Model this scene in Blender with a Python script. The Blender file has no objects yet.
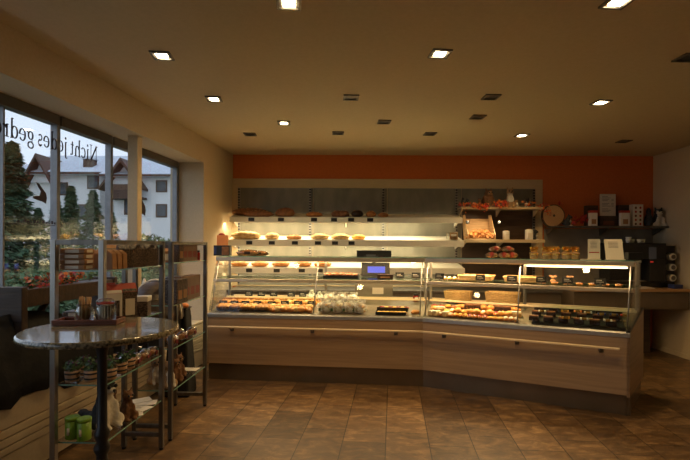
import bpy, bmesh, math, random
from mathutils import Vector, Matrix, noise
random.seed(7)
PI = math.pi
COL = bpy.context.scene.collection
F = 455.0; H = 1.5; TH = 0.004

def pix(x, y, Y):
    a = (x-345) - TH*(246-y); b = (246-y) + TH*(x-345)
    return Vector((a/F*Y, Y, H + b/F*Y))

# ------------------------------------------------------------------ materials
MATS = {}
def mat(name, c1, c2=None, scale=8, rough=.5, metal=0, bump=0, stretch=(1,1,1), emit=0, ecol=None, trans=0, coat=0, detail=4, spec=.5):
    if name in MATS: return MATS[name]
    m = bpy.data.materials.new(name); m.use_nodes = True; nt = m.node_tree; N = nt.nodes; L = nt.links
    b = N['Principled BSDF']
    b.inputs['Roughness'].default_value = rough; b.inputs['Metallic'].default_value = metal
    b.inputs['Coat Weight'].default_value = coat; b.inputs['Specular IOR Level'].default_value = spec
    b.inputs['Transmission Weight'].default_value = trans
    tc = N.new('ShaderNodeTexCoord'); mp = N.new('ShaderNodeMapping'); mp.inputs['Scale'].default_value = stretch
    no = N.new('ShaderNodeTexNoise'); no.inputs['Scale'].default_value = scale; no.inputs['Detail'].default_value = detail
    L.new(tc.outputs['Object'], mp.inputs[0]); L.new(mp.outputs[0], no.inputs['Vector'])
    r = N.new('ShaderNodeValToRGB'); c2 = c2 or tuple(v*.85 for v in c1)
    r.color_ramp.elements[0].position = .35; r.color_ramp.elements[1].position = .65
    r.color_ramp.elements[0].color = (*c1, 1); r.color_ramp.elements[1].color = (*c2, 1)
    L.new(no.outputs['Fac'], r.inputs[0]); L.new(r.outputs[0], b.inputs['Base Color'])
    if bump:
        bp = N.new('ShaderNodeBump'); bp.inputs['Strength'].default_value = bump; bp.inputs['Distance'].default_value = .01
        L.new(no.outputs['Fac'], bp.inputs['Height']); L.new(bp.outputs[0], b.inputs['Normal'])
    if emit:
        b.inputs['Emission Color'].default_value = (*(ecol or c1), 1); b.inputs['Emission Strength'].default_value = emit
    MATS[name] = m; return m

def pane_mat(name, tint=(1,1,1), gloss=.12, rough=0.0):
    """thin clear pane: transparent with a fresnel reflection"""
    m = bpy.data.materials.new(name); m.use_nodes = True; nt = m.node_tree; N = nt.nodes; L = nt.links
    N.clear(); o = N.new('ShaderNodeOutputMaterial'); t = N.new('ShaderNodeBsdfTransparent'); t.inputs[0].default_value = (*tint, 1)
    g = N.new('ShaderNodeBsdfGlossy'); g.inputs['Roughness'].default_value = rough
    fr = N.new('ShaderNodeFresnel'); fr.inputs[0].default_value = 1.45
    mm = N.new('ShaderNodeMath'); mm.operation = 'MULTIPLY'; mm.inputs[1].default_value = gloss*8
    L.new(fr.outputs[0], mm.inputs[0])
    cl = N.new('ShaderNodeClamp'); L.new(mm.outputs[0], cl.inputs[0])
    mx = N.new('ShaderNodeMixShader'); L.new(cl.outputs[0], mx.inputs[0]); L.new(t.outputs[0], mx.inputs[1]); L.new(g.outputs[0], mx.inputs[2])
    L.new(mx.outputs[0], o.inputs[0]); MATS[name] = m; return m

plaster = mat('plaster', (.62,.50,.34), (.58,.465,.31), 60, .85, bump=.05)
ceil_m  = mat('ceiling_paint', (.60,.475,.30), (.57,.45,.28), 40, .8, bump=.03)
orange  = mat('orange_paint', (.64,.165,.036), (.60,.15,.03), 30, .8, bump=.04)
beige   = mat('beige_laminate', (.60,.46,.27), (.56,.42,.24), 6, .5, stretch=(1,1,8))
greyp   = mat('grey_backing', (.25,.235,.185), (.19,.18,.14), 7, .45, stretch=(1,1,.4), metal=.3)
front   = mat('counter_laminate', (.46,.30,.165), (.37,.235,.125), 3.5, .42, stretch=(.5,.5,14))
steel   = mat('brushed_steel', (.42,.40,.37), (.34,.32,.29), 40, .38, metal=.9, stretch=(1,1,.1))
steel_d = mat('dark_steel', (.22,.20,.175), (.16,.145,.125), 30, .42, metal=.85, stretch=(1,1,.1))
kickm   = mat('kick_steel', (.26,.21,.15), (.22,.175,.125), 3, .33, metal=.8)
bandm   = mat('deck_band_metal', (.50,.50,.50), (.44,.44,.44), 20, .38, metal=.7)
drawm   = mat('drawer_brown', (.15,.11,.075), (.12,.09,.06), 6, .5)
beam    = mat('beam_metal', (.60,.50,.38), (.55,.45,.34), 20, .35, metal=.55)
railm   = mat('bag_rail_wood', (.80,.62,.40), (.74,.56,.34), 10, .35, stretch=(.4,3,8))
white   = mat('white_enamel', (.80,.76,.66), (.76,.72,.62), 12, .4)
creamdeck = mat('deck_brown', (.20,.15,.10), (.15,.11,.07), 12, .4)
black   = mat('black_plastic', (.012,.012,.013), (.018,.018,.018), 20, .35)
blackc  = mat('black_cloth', (.008,.008,.009), (.015,.013,.012), 30, .95, bump=.3)
darkfr  = mat('window_frame_paint', (.11,.10,.09), (.10,.09,.08), 20, .45)
greyfr  = mat('mullion_aluminium', (.26,.26,.27), (.22,.22,.23), 20, .4, metal=.4)
woodd   = mat('dark_wood', (.07,.038,.02), (.04,.022,.013), 9, .5, bump=.3, stretch=(.4,4,4))
woodr   = mat('red_brown_wood', (.20,.055,.022), (.14,.038,.016), 10, .4, stretch=(.6,5,5))
woodl   = mat('light_wood', (.60,.38,.19), (.48,.29,.13), 8, .5, stretch=(1,1,6), bump=.1)
counterw= mat('worktop_oak', (.50,.28,.12), (.42,.23,.09), 8, .4, stretch=(.5,6,6))
granite = mat('granite', (.34,.28,.17), (.035,.03,.022), 90, .12, detail=8, coat=.4)
crust   = mat('bread_crust', (.56,.24,.06), (.34,.12,.03), 22, .6, bump=.35)
crust_d = mat('dark_crust', (.30,.12,.045), (.17,.065,.025), 26, .6, bump=.5)
crust_l = mat('floury_crust', (.74,.52,.25), (.52,.28,.09), 22, .7, bump=.35)
golden  = mat('golden_pastry', (.74,.32,.07), (.45,.15,.03), 30, .45, bump=.3)
yellowc = mat('yellow_custard', (.85,.48,.07), (.80,.35,.04), 18, .4)
choc    = mat('chocolate', (.045,.018,.009), (.03,.012,.006), 18, .3)
redb    = mat('berry_glaze', (.38,.02,.012), (.25,.012,.01), 20, .2, coat=.5)
cream   = mat('whipped_cream', (.84,.78,.66), (.78,.68,.52), 18, .5)
wicker  = mat('wicker', (.62,.38,.15), (.42,.23,.08), 45, .6, bump=.8, stretch=(1,1,3))
kraft   = mat('kraft_paper', (.40,.20,.085), (.33,.16,.065), 14, .65)
dotted  = mat('dotted_paper', (.028,.016,.012), (.14,.095,.065), 110, .5, detail=0)
redp    = mat('red_paper', (.50,.045,.022), (.42,.035,.018), 10, .5)
redd    = mat('dark_red_label', (.22,.03,.018), (.18,.02,.014), 10, .5)
whitep  = mat('white_paper', (.80,.76,.68), (.76,.72,.64), 10, .7)
cardm   = mat('menu_card', (.74,.66,.54), (.70,.62,.50), 10, .6)
orangep = mat('orange_paper', (.90,.32,.09), (.85,.28,.08), 10, .6)
green   = mat('lime_tin', (.24,.40,.03), (.20,.35,.025), 10, .35)
leafg   = mat('leaf_green', (.07,.13,.035), (.04,.085,.02), 20, .6)
leafl   = mat('lettuce', (.25,.38,.06), (.18,.30,.04), 20, .6)
leafr   = mat('autumn_leaf_red', (.55,.035,.02), (.42,.025,.015), 20, .6)
leafo   = mat('autumn_leaf_orange', (.80,.22,.03), (.70,.14,.02), 20, .6)
furw    = mat('fur_white', (.70,.64,.54), (.60,.54,.44), 60, .95, bump=.5)
furg    = mat('fur_grey', (.05,.05,.05), (.025,.025,.025), 60, .95, bump=.5)
furb    = mat('fur_brown', (.20,.095,.04), (.12,.055,.025), 60, .95, bump=.5)
furt    = mat('fur_tan', (.42,.26,.13), (.34,.20,.10), 60, .95, bump=.5)
gold    = mat('gold_foil', (.80,.50,.14), (.70,.42,.10), 30, .25, metal=.85)
potm    = mat('wooden_pot', (.42,.24,.12), (.34,.19,.09), 12, .6, stretch=(6,6,1))
glassj  = pane_mat('jar_glass', (.93,.95,.94), .07, .02)
shelfg  = pane_mat('shelf_glass', (.62,.74,.66), .06)
paneg   = pane_mat('case_glass', (.985,.99,.985), .06)
wpane   = pane_mat('window_glass', (.98,.985,.985), .035)
def crinkle():
    m = bpy.data.materials.new('crinkled_wrap'); m.use_nodes = True; N = m.node_tree.nodes; L = m.node_tree.links
    b = N['Principled BSDF']; b.inputs['Base Color'].default_value = (.92,.90,.84,1); b.inputs['Roughness'].default_value = .3
    n = N.new('ShaderNodeTexNoise'); n.inputs['Scale'].default_value = 26; tc = N.new('ShaderNodeTexCoord'); L.new(tc.outputs['Object'], n.inputs['Vector'])
    bp = N.new('ShaderNodeBump'); bp.inputs['Strength'].default_value = .3; L.new(n.outputs['Fac'], bp.inputs['Height']); L.new(bp.outputs[0], b.inputs['Normal'])
    mr = N.new('ShaderNodeMapRange'); mr.inputs['From Min'].default_value = .4; mr.inputs['From Max'].default_value = .6; mr.inputs['To Min'].default_value = .25; mr.inputs['To Max'].default_value = .85
    L.new(n.outputs['Fac'], mr.inputs[0]); L.new(mr.outputs[0], b.inputs['Alpha']); return m
wrapm = crinkle()
foil    = pane_mat('clear_wrap', (.95,.95,.93), .35, .25)
edgeg   = mat('glass_green_edge', (.22,.42,.34), (.18,.36,.30), 10, .15, spec=.8)
tube    = mat('lamp_tube', (1,.8,.5), emit=5, ecol=(1,.70,.34))
tubec   = mat('lamp_tube_white', (1,.9,.7), emit=5, ecol=(1,.86,.56))
bulb    = mat('halogen_bulb', (1,.85,.6), emit=30, ecol=(1,.80,.50))
scr_b   = mat('screen_blue', (.05,.07,.4), emit=.8, ecol=(.08,.11,.65))
scr_g   = mat('screen_grey', (.10,.11,.12), emit=.01, ecol=(.4,.45,.5))
led     = mat('red_led', (.9,.03,.02), emit=.5, ecol=(1,.05,.03))
decal   = mat('window_lettering', (.035,.02,.035), (.03,.018,.03), 5, .6)
grease  = mat('text_grey', (.22,.18,.14), (.2,.16,.13), 5, .7)
# outside
lawn    = mat('lawn', (.05,.09,.025), (.03,.06,.018), .8, .9)
hwall   = mat('render_white', (.82,.80,.78), (.78,.76,.74), 2, .9)
slate   = mat('slate_roof', (.62,.64,.68), (.50,.53,.57), 3, .7, stretch=(1,1,6))
tbrown  = mat('chalet_timber', (.10,.048,.025), (.065,.03,.018), 3, .7, stretch=(6,6,1))
dglass  = mat('house_pane', (.10,.12,.14), (.07,.08,.09), 2, .5, spec=.15)
needle  = mat('spruce_needles', (.075,.15,.065), (.035,.08,.035), 2.5, .9)
needle2 = mat('pine_needles', (.13,.20,.08), (.07,.12,.05), 2.5, .9)
bark    = mat('bark', (.08,.05,.03), (.05,.03,.02), 8, .9)

def tile_mat():
    m = bpy.data.materials.new('stone_tiles'); m.use_nodes = True; nt = m.node_tree; N = nt.nodes; L = nt.links
    b = N['Principled BSDF']
    tc = N.new('ShaderNodeTexCoord'); mp = N.new('ShaderNodeMapping'); mp.vector_type = 'TEXTURE'
    mp.inputs['Rotation'].default_value = (0,0,PI/2 - math.radians(6.0)); mp.inputs['Location'].default_value = (-.017,.30,0)
    L.new(tc.outputs['Object'], mp.inputs[0])
    br = N.new('ShaderNodeTexBrick'); br.inputs['Scale'].default_value = 1
    br.inputs['Brick Width'].default_value = .565; br.inputs['Row Height'].default_value = .329
    br.inputs['Mortar Size'].default_value = .004; br.inputs['Mortar Smooth'].default_value = .2; br.offset = .37; br.offset_frequency = 2
    br.inputs['Color1'].default_value = (.50,.48,.46,1); br.inputs['Color2'].default_value = (1,1,1,1); br.inputs['Mortar'].default_value = (.16,.15,.14,1)
    L.new(mp.outputs[0], br.inputs['Vector'])
    n1 = N.new('ShaderNodeTexNoise'); n1.inputs['Scale'].default_value = 6; n1.inputs['Detail'].default_value = 12; n1.inputs['Roughness'].default_value = .68; n1.inputs['Distortion'].default_value = .9
    mp2 = N.new('ShaderNodeMapping'); mp2.inputs['Rotation'].default_value = (0,0,.8); mp2.inputs['Scale'].default_value = (1,1.9,1)
    L.new(tc.outputs['Object'], mp2.inputs[0]); L.new(mp2.outputs[0], n1.inputs['Vector'])
    r = N.new('ShaderNodeValToRGB'); e = r.color_ramp.elements
    e[0].position = .28; e[0].color = (.075,.038,.015,1); e[1].position = .76; e[1].color = (.46,.275,.12,1)
    x = e.new(.5); x.color = (.185,.103,.044,1)
    L.new(n1.outputs['Fac'], r.inputs[0])
    mx = N.new('ShaderNodeMix'); mx.data_type = 'RGBA'; mx.blend_type = 'MULTIPLY'; mx.inputs['Factor'].default_value = 1
    L.new(r.outputs[0], mx.inputs['A']); L.new(br.outputs['Color'], mx.inputs['B']); L.new(mx.outputs['Result'], b.inputs['Base Color'])
    n2 = N.new('ShaderNodeMapRange'); n2.inputs['To Min'].default_value = .28; n2.inputs['To Max'].default_value = .55
    L.new(n1.outputs['Fac'], n2.inputs[0]); L.new(n2.outputs[0], b.inputs['Roughness'])
    bp = N.new('ShaderNodeBump'); bp.inputs['Strength'].default_value = .25; bp.inputs['Distance'].default_value = .006
    ad = N.new('ShaderNodeMath'); ad.operation = 'SUBTRACT'; L.new(n1.outputs['Fac'], ad.inputs[0]); L.new(br.outputs['Fac'], ad.inputs[1])
    L.new(ad.outputs[0], bp.inputs['Height']); L.new(bp.outputs[0], b.inputs['Normal'])
    return m
tiles = tile_mat()

# ------------------------------------------------------------------ mesh helpers
class MB:
    def __init__(s): s.bm = bmesh.new()
    def box(s, x0,x1,y0,y1,z0,z1, rot=None):
        v = [s.bm.verts.new(p) for p in [(x0,y0,z0),(x1,y0,z0),(x1,y1,z0),(x0,y1,z0),(x0,y0,z1),(x1,y0,z1),(x1,y1,z1),(x0,y1,z1)]]
        for f in [(0,3,2,1),(4,5,6,7),(0,1,5,4),(1,2,6,5),(2,3,7,6),(3,0,4,7)]: s.bm.faces.new([v[i] for i in f])
        if rot:
            for q in v: q.co = rot @ q.co
        return s
    def loft(s, A, B, smooth=False):
        """solid between two equal rings of points"""
        a = [s.bm.verts.new(p) for p in A]; b = [s.bm.verts.new(p) for p in B]; n = len(a)
        for i in range(n):
            f = s.bm.faces.new([a[i], a[(i+1)%n], b[(i+1)%n], b[i]]); f.smooth = smooth
        s.bm.faces.new(a[::-1]); s.bm.faces.new(b); return s
    def prism(s, pts, z0, z1): return s.loft([(p[0],p[1],z0) for p in pts], [(p[0],p[1],z1) for p in pts])
    def cyl(s, cx,cy,z0,z1,r, n=16, r2=None):
        r2 = r if r2 is None else r2
        return s.loft([(cx+r*math.cos(2*PI*i/n), cy+r*math.sin(2*PI*i/n), z0) for i in range(n)], [(cx+r2*math.cos(2*PI*i/n), cy+r2*math.sin(2*PI*i/n), z1) for i in range(n)], True)
    def tube(s, p, q, r, n=8, r2=None):
        p = Vector(p); q = Vector(q); d = (q-p).normalized(); r2 = r if r2 is None else r2
        u = d.orthogonal().normalized(); w = d.cross(u)
        ring = lambda c, rr: [c + rr*(math.cos(2*PI*i/n)*u + math.sin(2*PI*i/n)*w) for i in range(n)]
        return s.loft(ring(p,r), ring(q,r2), True)
    def path(s, pts, radii, n=10, flat=1.0):
        pts = [Vector(p) for p in pts]; rings = []
        for i, p in enumerate(pts):
            d = (pts[min(i+1,len(pts)-1)] - pts[max(i-1,0)]).normalized(); side = d.cross(Vector((0,0,1)))
            side = side.normalized() if side.length > 1e-4 else Vector((1,0,0)); up = side.cross(d)
            rings.append([s.bm.verts.new(p + radii[i]*(math.cos(2*PI*k/n)*side + flat*math.sin(2*PI*k/n)*up)) for k in range(n)])
        for a, b in zip(rings, rings[1:]):
            for k in range(n):
                f = s.bm.faces.new([a[k], a[(k+1)%n], b[(k+1)%n], b[k]]); f.smooth = True
        s.bm.faces.new(rings[0][::-1]); s.bm.faces.new(rings[-1]); return s
    def ball(s, c, r, seg=12, rings=8, wob=0, flatb=None, seed=0):
        r = (r,r,r) if not hasattr(r,'__len__') else r
        g = bmesh.ops.create_uvsphere(s.bm, u_segments=seg, v_segments=rings, radius=1)
        for v in g['verts']:
            k = 1 + wob*noise.noise(v.co*2.2 + Vector((seed,seed*2,0)))
            co = Vector((v.co.x*r[0]*k, v.co.y*r[1]*k, v.co.z*r[2]*k))
            if flatb is not None: co.z = max(co.z, -flatb*r[2])
            v.co = co + Vector(c)
            for f in v.link_faces: f.smooth = True
        return s
    def lathe(s, prof, cx=0, cy=0, z=0, n=20):
        rings = [[s.bm.verts.new((cx+r*math.cos(2*PI*i/n), cy+r*math.sin(2*PI*i/n), z+h)) for i in range(n)] for r, h in prof]
        for a, b in zip(rings, rings[1:]):
            for k in range(n):
                f = s.bm.faces.new([a[k], a[(k+1)%n], b[(k+1)%n], b[k]]); f.smooth = True
        s.bm.faces.new(rings[0][::-1]); s.bm.faces.new(rings[-1]); return s
    def leaf(s, c, r, ang, tilt, yaw):
        """a little three-pointed maple leaf"""
        pts = []
        for k in range(10):
            rr = r*(1 if k%2==0 else .45); a = ang + 2*PI*k/10; pts.append(Vector((rr*math.cos(a), rr*math.sin(a), 0)))
        R = Matrix.Rotation(yaw,3,'Z') @ Matrix.Rotation(tilt,3,'X')
        s.bm.faces.new([s.bm.verts.new(Vector(c)+R@p) for p in pts]); return s
    def done(s, name, m, parent=None, world=False, bevel=0, rot=None):
        me = bpy.data.meshes.new(name)
        if world and parent is not None: bmesh.ops.translate(s.bm, verts=s.bm.verts, vec=-Vector(parent.location))
        bmesh.ops.recalc_face_normals(s.bm, faces=s.bm.faces)
        s.bm.to_mesh(me); s.bm.free()
        for q in (m if isinstance(m,(list,tuple)) else [m]): me.materials.append(q)
        o = bpy.data.objects.new(name, me); COL.objects.link(o)
        if parent: o.parent = parent
        if bevel:
            b = o.modifiers.new('bevel','BEVEL'); b.width = bevel; b.segments = 2; b.limit_method = 'ANGLE'
        return o

def thing(name, label, cat, loc=(0,0,0), rz=0, group=None):
    o = bpy.data.objects.new(name, None); COL.objects.link(o); o.empty_display_size = .05
    o.location = loc; o.rotation_euler = (0,0,rz); return tag(o, label, cat, group)
def tag(o, label, cat, group=None):
    o['label'] = label; o['category'] = cat
    if group: o['group'] = group
    return o
def struct(o): o['kind'] = 'structure'; return o

PROTO = {}
def spawn(key, builder, loc, rz, label, cat, group=None, scale=1.0, tilt=0):
    """first call builds the thing, later calls copy it with its parts and sub-parts"""
    if key not in PROTO: r = builder(); PROTO[key] = r
    else:
        src = PROTO[key]; r = src.copy(); COL.objects.link(r)
        for ch in src.children:
            c = ch.copy(); COL.objects.link(c); c.parent = r
            for g in ch.children:
                d = g.copy(); COL.objects.link(d); d.parent = c
    r.location = loc; r.rotation_euler = (tilt,0,rz); r.scale = (scale,)*3
    if 'group' in r.keys(): del r['group']
    return tag(r, label, cat, group)
def empty(name):
    o = bpy.data.objects.new(name, None); COL.objects.link(o); o.empty_display_size = .05; return o

def animal(name, balls, voxel, colorfn, mats, extra=None):
    """one continuous body grown from overlapping ellipsoids, coloured in patches by face"""
    mb = MB()
    for c, r in balls: mb.ball(c, r, 14, 10)
    o = mb.done(name, mats[0]); md = o.modifiers.new('r','REMESH'); md.mode = 'VOXEL'; md.voxel_size = voxel; md.use_smooth_shade = True
    sm = o.modifiers.new('s','SMOOTH'); sm.factor = .6; sm.iterations = 3
    bpy.context.view_layer.update()
    me = bpy.data.meshes.new_from_object(o.evaluated_get(bpy.context.evaluated_depsgraph_get())); o.modifiers.clear(); o.data = me
    me.materials.clear()
    for q in mats: me.materials.append(q)
    for p in me.polygons: p.material_index = colorfn(p.center); p.use_smooth = True
    return o
ORD = ['first','second','third','fourth','fifth','sixth','seventh','eighth','ninth','tenth','eleventh','twelfth','thirteenth','fourteenth','fifteenth','sixteenth']

# ------------------------------------------------------------------ room shell
ZC = 2.86; YB = 6.8; XR = 4.6
def XI(Y): return -2.397 + .1055*Y      # inner face of the window wall
def XW(Y): return -2.736 + .1055*Y      # glass line
Y0 = -2.0; YE = 5.755
fl = MB().prism([(XW(Y0)-.2,Y0),(XR+.2,Y0),(XR+.2,YB+.2),(XW(Y0)-.2,YB+.2)], -.1, 0).done('floor', tiles); struct(fl)
ce = MB().prism([(XW(Y0)-.1,Y0),(XR+.2,Y0),(XR+.2,YB+.2),(XW(YB)-.1,YB+.2)], ZC, ZC+.15).done('ceiling', ceil_m); struct(ce)
struct(MB().box(-2.2, XR+.2, YB, YB+.15, 0, ZC).done('wall_back', orange))
struct(MB().box(XR, XR+.15, Y0, YB, 0, ZC).done('wall_right', plaster))
struct(MB().box(XW(Y0)-.2, XR+.2, Y0-.15, Y0, 0, ZC).done('wall_rear', plaster))
wl = MB()
wl.prism([(XI(YE),YE),(XI(YB),YB),(XI(YB)-.42,YB),(XW(YE+.035)-.10,YE+.035),(XW(YE+.035),YE+.035)], 0, ZC)          # pier beside the windows
wl.prism([(XI(Y0),Y0),(XI(YE),YE),(XW(YE)-.10,YE+.035),(XW(Y0)-.10,Y0)], 2.55, ZC)                                    # soffit over the windows
wl.prism([(XI(Y0)-.02,Y0),(XI(YE)-.02,YE),(XW(YE)-.10,YE+.035),(XW(Y0)-.10,Y0)], 0, .53)                             # low wall under them
struct(wl.done('wall_left', plaster))
sl = MB().prism([(XI(Y0)+.01,Y0),(XI(YE)+.01,YE),(XW(YE)+.04,YE+.035),(XW(Y0)+.04,Y0)], .53, .555).done('trim_1', plaster, bevel=.004); struct(sl)
# grooved radiator cover along the foot of the window wall
rc = MB()
for z0, z1, o in ((.02,.20,.02),(.207,.25,.026),(.257,.305,.026),(.312,.36,.026),(.367,.52,.02)):
    rc.prism([(XI(Y0)+o,Y0),(XI(YE)+o,YE),(XI(YE)-.018,YE),(XI(Y0)-.018,Y0)], z0, z1)
struct(rc.done('baseboard_left', plaster, bevel=.004))
bbr = MB().box(XR-.012, XR, Y0, YB, 0, .06).done('baseboard_right', plaster); struct(bbr)
# column in front of the glass
cxy = Vector((-2.035, 4.4))
struct(MB().box(cxy.x-.048, cxy.x+.048, cxy.y-.048, cxy.y+.048, .555, 2.55).done('trim_2', plaster, bevel=.004))

# windows: frames and panes, each section one window
ms = [-1.9, -.6, .7, 2.0, 3.70, 4.40, 5.74]
for i in range(len(ms)-1):
    a, b = ms[i], ms[i+1]
    fr = MB(); w = .018
    def pr(y0,y1,z0,z1,ox0=-.04,ox1=.015): fr.prism([(XW(y0)+ox0,y0),(XW(y0)+ox1,y0),(XW(y1)+ox1,y1),(XW(y1)+ox0,y1)], z0, z1)
    pr(a, a+w, .555, 2.55); pr(b-w if i < len(ms)-2 else b-.02, b if i < len(ms)-2 else b+.045, .555, 2.55)
    if i == 3: pr(3.19, 3.205, .60, 2.47, -.03, 0)
    pr(a+w, b-w, .555, .60)
    fo = struct(fr.done('window_%d' % (i+1), greyfr))
    hd = MB(); hd.prism([(XW(a+w)-.05,a+w),(XW(a+w)+.03,a+w),(XW(b-w)+.03,b-w),(XW(b-w)-.05,b-w)], 2.47, 2.55)
    hd.done('window_head', darkfr, fo)
    pn = MB(); pn.prism([(XW(a+w)-.014,a+w),(XW(a+w)-.006,a+w),(XW(b-w)-.006,b-w),(XW(b-w)-.014,b-w)], .60, 2.47)
    pn.done('window_pane', wpane, fo)

# lettering and bird stickers on the panes (read from the street)
ang_w = math.atan2(1, .1055)
def text_mesh(name, body, size, m, parent=None):
    c = bpy.data.curves.new(name,'FONT'); c.body = body; c.size = size; c.extrude = .0008; c.space_character = 1.0
    o = bpy.data.objects.new(name, c); COL.objects.link(o); bpy.context.view_layer.update()
    me = bpy.data.meshes.new_from_object(o.evaluated_get(bpy.context.evaluated_depsgraph_get())); bpy.data.objects.remove(o)
    me.materials.clear(); me.materials.append(m)
    r = bpy.data.objects.new(name, me); COL.objects.link(r)
    if parent: r.parent = parent
    return r
def serif_text():
    """high-contrast roman letters drawn as stroke outlines"""
    X = 0; mb = None; out = []
    th = .10
    def stroke(pts, ws):
        P = [Vector((p[0],p[1],0)) for p in pts]; Lp = []; Rp = []
        for i, p in enumerate(P):
            d = (P[min(i+1,len(P)-1)] - P[max(i-1,0)]).normalized(); n = Vector((-d.y,d.x,0)); w = ws[i] if hasattr(ws,'__len__') else ws
            Lp.append(p + n*w/2); Rp.append(p - n*w/2)
        for i in range(len(P)-1):
            mb.loft([Lp[i],Lp[i+1],Rp[i+1],Rp[i]], [q+Vector((0,0,.006)) for q in (Lp[i],Lp[i+1],Rp[i+1],Rp[i])])
    def vs(x, y0, y1, w=th): stroke([(x,y0),(x,y1)], w)
    def ser(x, y, w=.22): stroke([(x-w/2,y),(x+w/2,y)], .03)
    def arc(cx, cy, rx, ry, a0, a1, w0=.03, w1=th, n=14):
        pts=[]; ws=[]
        for k in range(n+1):
            a = math.radians(a0+(a1-a0)*k/n); pts.append((cx+rx*math.cos(a), cy+ry*math.sin(a))); ws.append(w0+(w1-w0)*abs(math.cos(a)))
        stroke(pts, ws)
    x = 0
    def N_(x): vs(x+.1,0,.7,.05); stroke([(x+.08,.7),(x+.58,0)],.10); vs(x+.58,0,.7,.05); ser(x+.1,0); ser(x+.06,.7,.2); ser(x+.58,.7); return .74
    def i_(x): vs(x+.13,0,.45); ser(x+.13,0); ser(x+.09,.45,.12); mb.cyl(x+.13,.62,0,.006,.06,10); return .28
    def c_(x): arc(x+.24,.23,.17,.22,40,320); return .44
    def h_(x): vs(x+.12,0,.72); ser(x+.12,0); arc(x+.28,.27,.13,.17,0,170); vs(x+.41,0,.27); ser(x+.41,0); ser(x+.08,.72,.12); return .54
    def t_(x): vs(x+.14,.06,.58,.09); stroke([(x+.02,.44),(x+.28,.44)],.035); arc(x+.22,.08,.08,.07,180,320); return .32
    def j_(x): vs(x+.14,-.12,.45); arc(x+.06,-.12,.09,.10,-120,0); mb.cyl(x+.14,.62,0,.006,.06,10); ser(x+.10,.45,.12); return .28
    def e_(x): arc(x+.24,.23,.17,.22,0,325); stroke([(x+.08,.24),(x+.41,.24)],.03); return .46
    def d_(x): arc(x+.23,.23,.16,.22,0,360); vs(x+.39,0,.72); ser(x+.35,.72,.12); ser(x+.42,0,.14); return .54
    def s_(x): arc(x+.19,.33,.11,.11,30,270,.05,.06); arc(x+.19,.12,.12,.11,90,-150,.09,.05); return .38
    def g_(x): arc(x+.22,.29,.14,.15,0,360); arc(x+.22,-.08,.17,.12,0,360,.04,.08); stroke([(x+.14,.15),(x+.12,.06),(x+.30,.03)],.05); stroke([(x+.33,.38),(x+.46,.42)],.05); return .48
    def r_(x): vs(x+.12,0,.45); ser(x+.12,0); arc(x+.27,.27,.12,.15,50,170); ser(x+.08,.45,.12); return .38
    for f in (N_,i_,c_,h_,t_,None,j_,e_,d_,e_,s_,None,g_,e_,d_,r_,e_):
        if f is None: x += .20; continue
        mb = MB(); x += f(x) + .01; out.append(mb)
    return out
letters = serif_text()
sc_ = .20
# begins at the right (far) end and runs towards the camera so it reads from outside
lt = empty('window_lettering'); yN = 4.27
for q_ in letters: q_.done('letter', decal, lt)
lt.matrix_world = Matrix.Translation((XW(yN)+.0, yN-.08, 2.265)) @ Matrix(((-.1049*1,0,.9945,0),(-.9945,0,-.1049,0),(0,1,0,0),(0,0,0,1))) @ Matrix.Diagonal((.150,.195,.2,1))
tag(lt, 'large dark roman lettering stuck on the window, seen mirrored from inside', 'lettering')
def bird(Yp, z, s, label):
    mb = MB(); pts = [((172-a)/60-.5,(294-b)/60) for a,b in ((113,312),(122,305),(142,302),(146,288),(136,276),(128,262),(140,266),(155,280),(168,292),(172,306),(168,325),(156,320),(135,317))]
    mb.loft([(p[0],p[1],0) for p in pts],[(p[0],p[1],.01) for p in pts])
    o = mb.done('bird_sticker', decal)
    o.matrix_world = Matrix.Translation((XW(Yp)+.0, Yp, z)) @ Matrix(((-.1049,0,.9945,0),(-.9945,0,-.1049,0),(0,1,0,0),(0,0,0,1))) @ Matrix.Scale(s,4)
    tag(o, label, 'sticker')
bird(3.52, 1.90, .15, 'dark bird silhouette sticker on the pane under the lettering')
bird(4.93, 1.925, .20, 'dark bird silhouette sticker on the pane right of the column')
sw = text_mesh('small_lettering', 'Backstube', .055, decal) if False else None
sl2 = MB()
for k in range(14): sl2.box(k*.03, k*.03+.02, 0, .006+.02*((k*7)%3)/2, 0, .002)
sl2.box(-.05,.5,-.012,-.008,0,.002)
o = sl2.done('small_window_lettering', decal)
o.matrix_world = Matrix.Translation((XW(3.72), 3.72, 1.665)) @ Matrix(((-.1049,0,.9945,0),(-.9945,0,-.1049,0),(0,1,0,0),(0,0,0,1)))
tag(o, 'tiny illegible line of lettering underlined on the pane below the bird', 'lettering')

# ------------------------------------------------------------------ ceiling spots
def zpix(x, y, z):
    b = (246-y) + TH*(x-345); return pix(x, y, F*(z-H)/b)
lit = [(289,2,.125,'nearest lit square downlight left of the middle'), (618,1,.125,'nearest lit square downlight on the right'),
       (162,55,.12,'lit square downlight nearest the windows'), (440,53,.12,'lit square downlight in the middle of the ceiling'),
       (214,98.5,.12,'lit square downlight before the window pier'), (284,122.5,.13,'bright lit square downlight over the left counter'),
       (601,102,.13,'brightest lit square downlight, at the right over the counter'), (522,135,.13,'lit square downlight closest to the orange wall')]
off = [(688,57,'unlit ceiling spot cut by the right edge of the view'),(351,97,'small unlit ceiling spot in the middle, nearest of the dark ones'), (384,121.5,'unlit ceiling spot right of the bright left counter downlight'),
       (430,133.5,'unlit ceiling spot over the shelf right half'), (338,132.7,'unlit ceiling spot over the middle of the bread wall'),
       (250,134,'unlit ceiling spot at the far left by the pier'), (491,96.5,'small unlit ceiling spot right of the middle'),
       (478,116.5,'unlit ceiling spot behind the small one on the right'), (624,141,'small unlit ceiling spot in the far right corner')]
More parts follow.
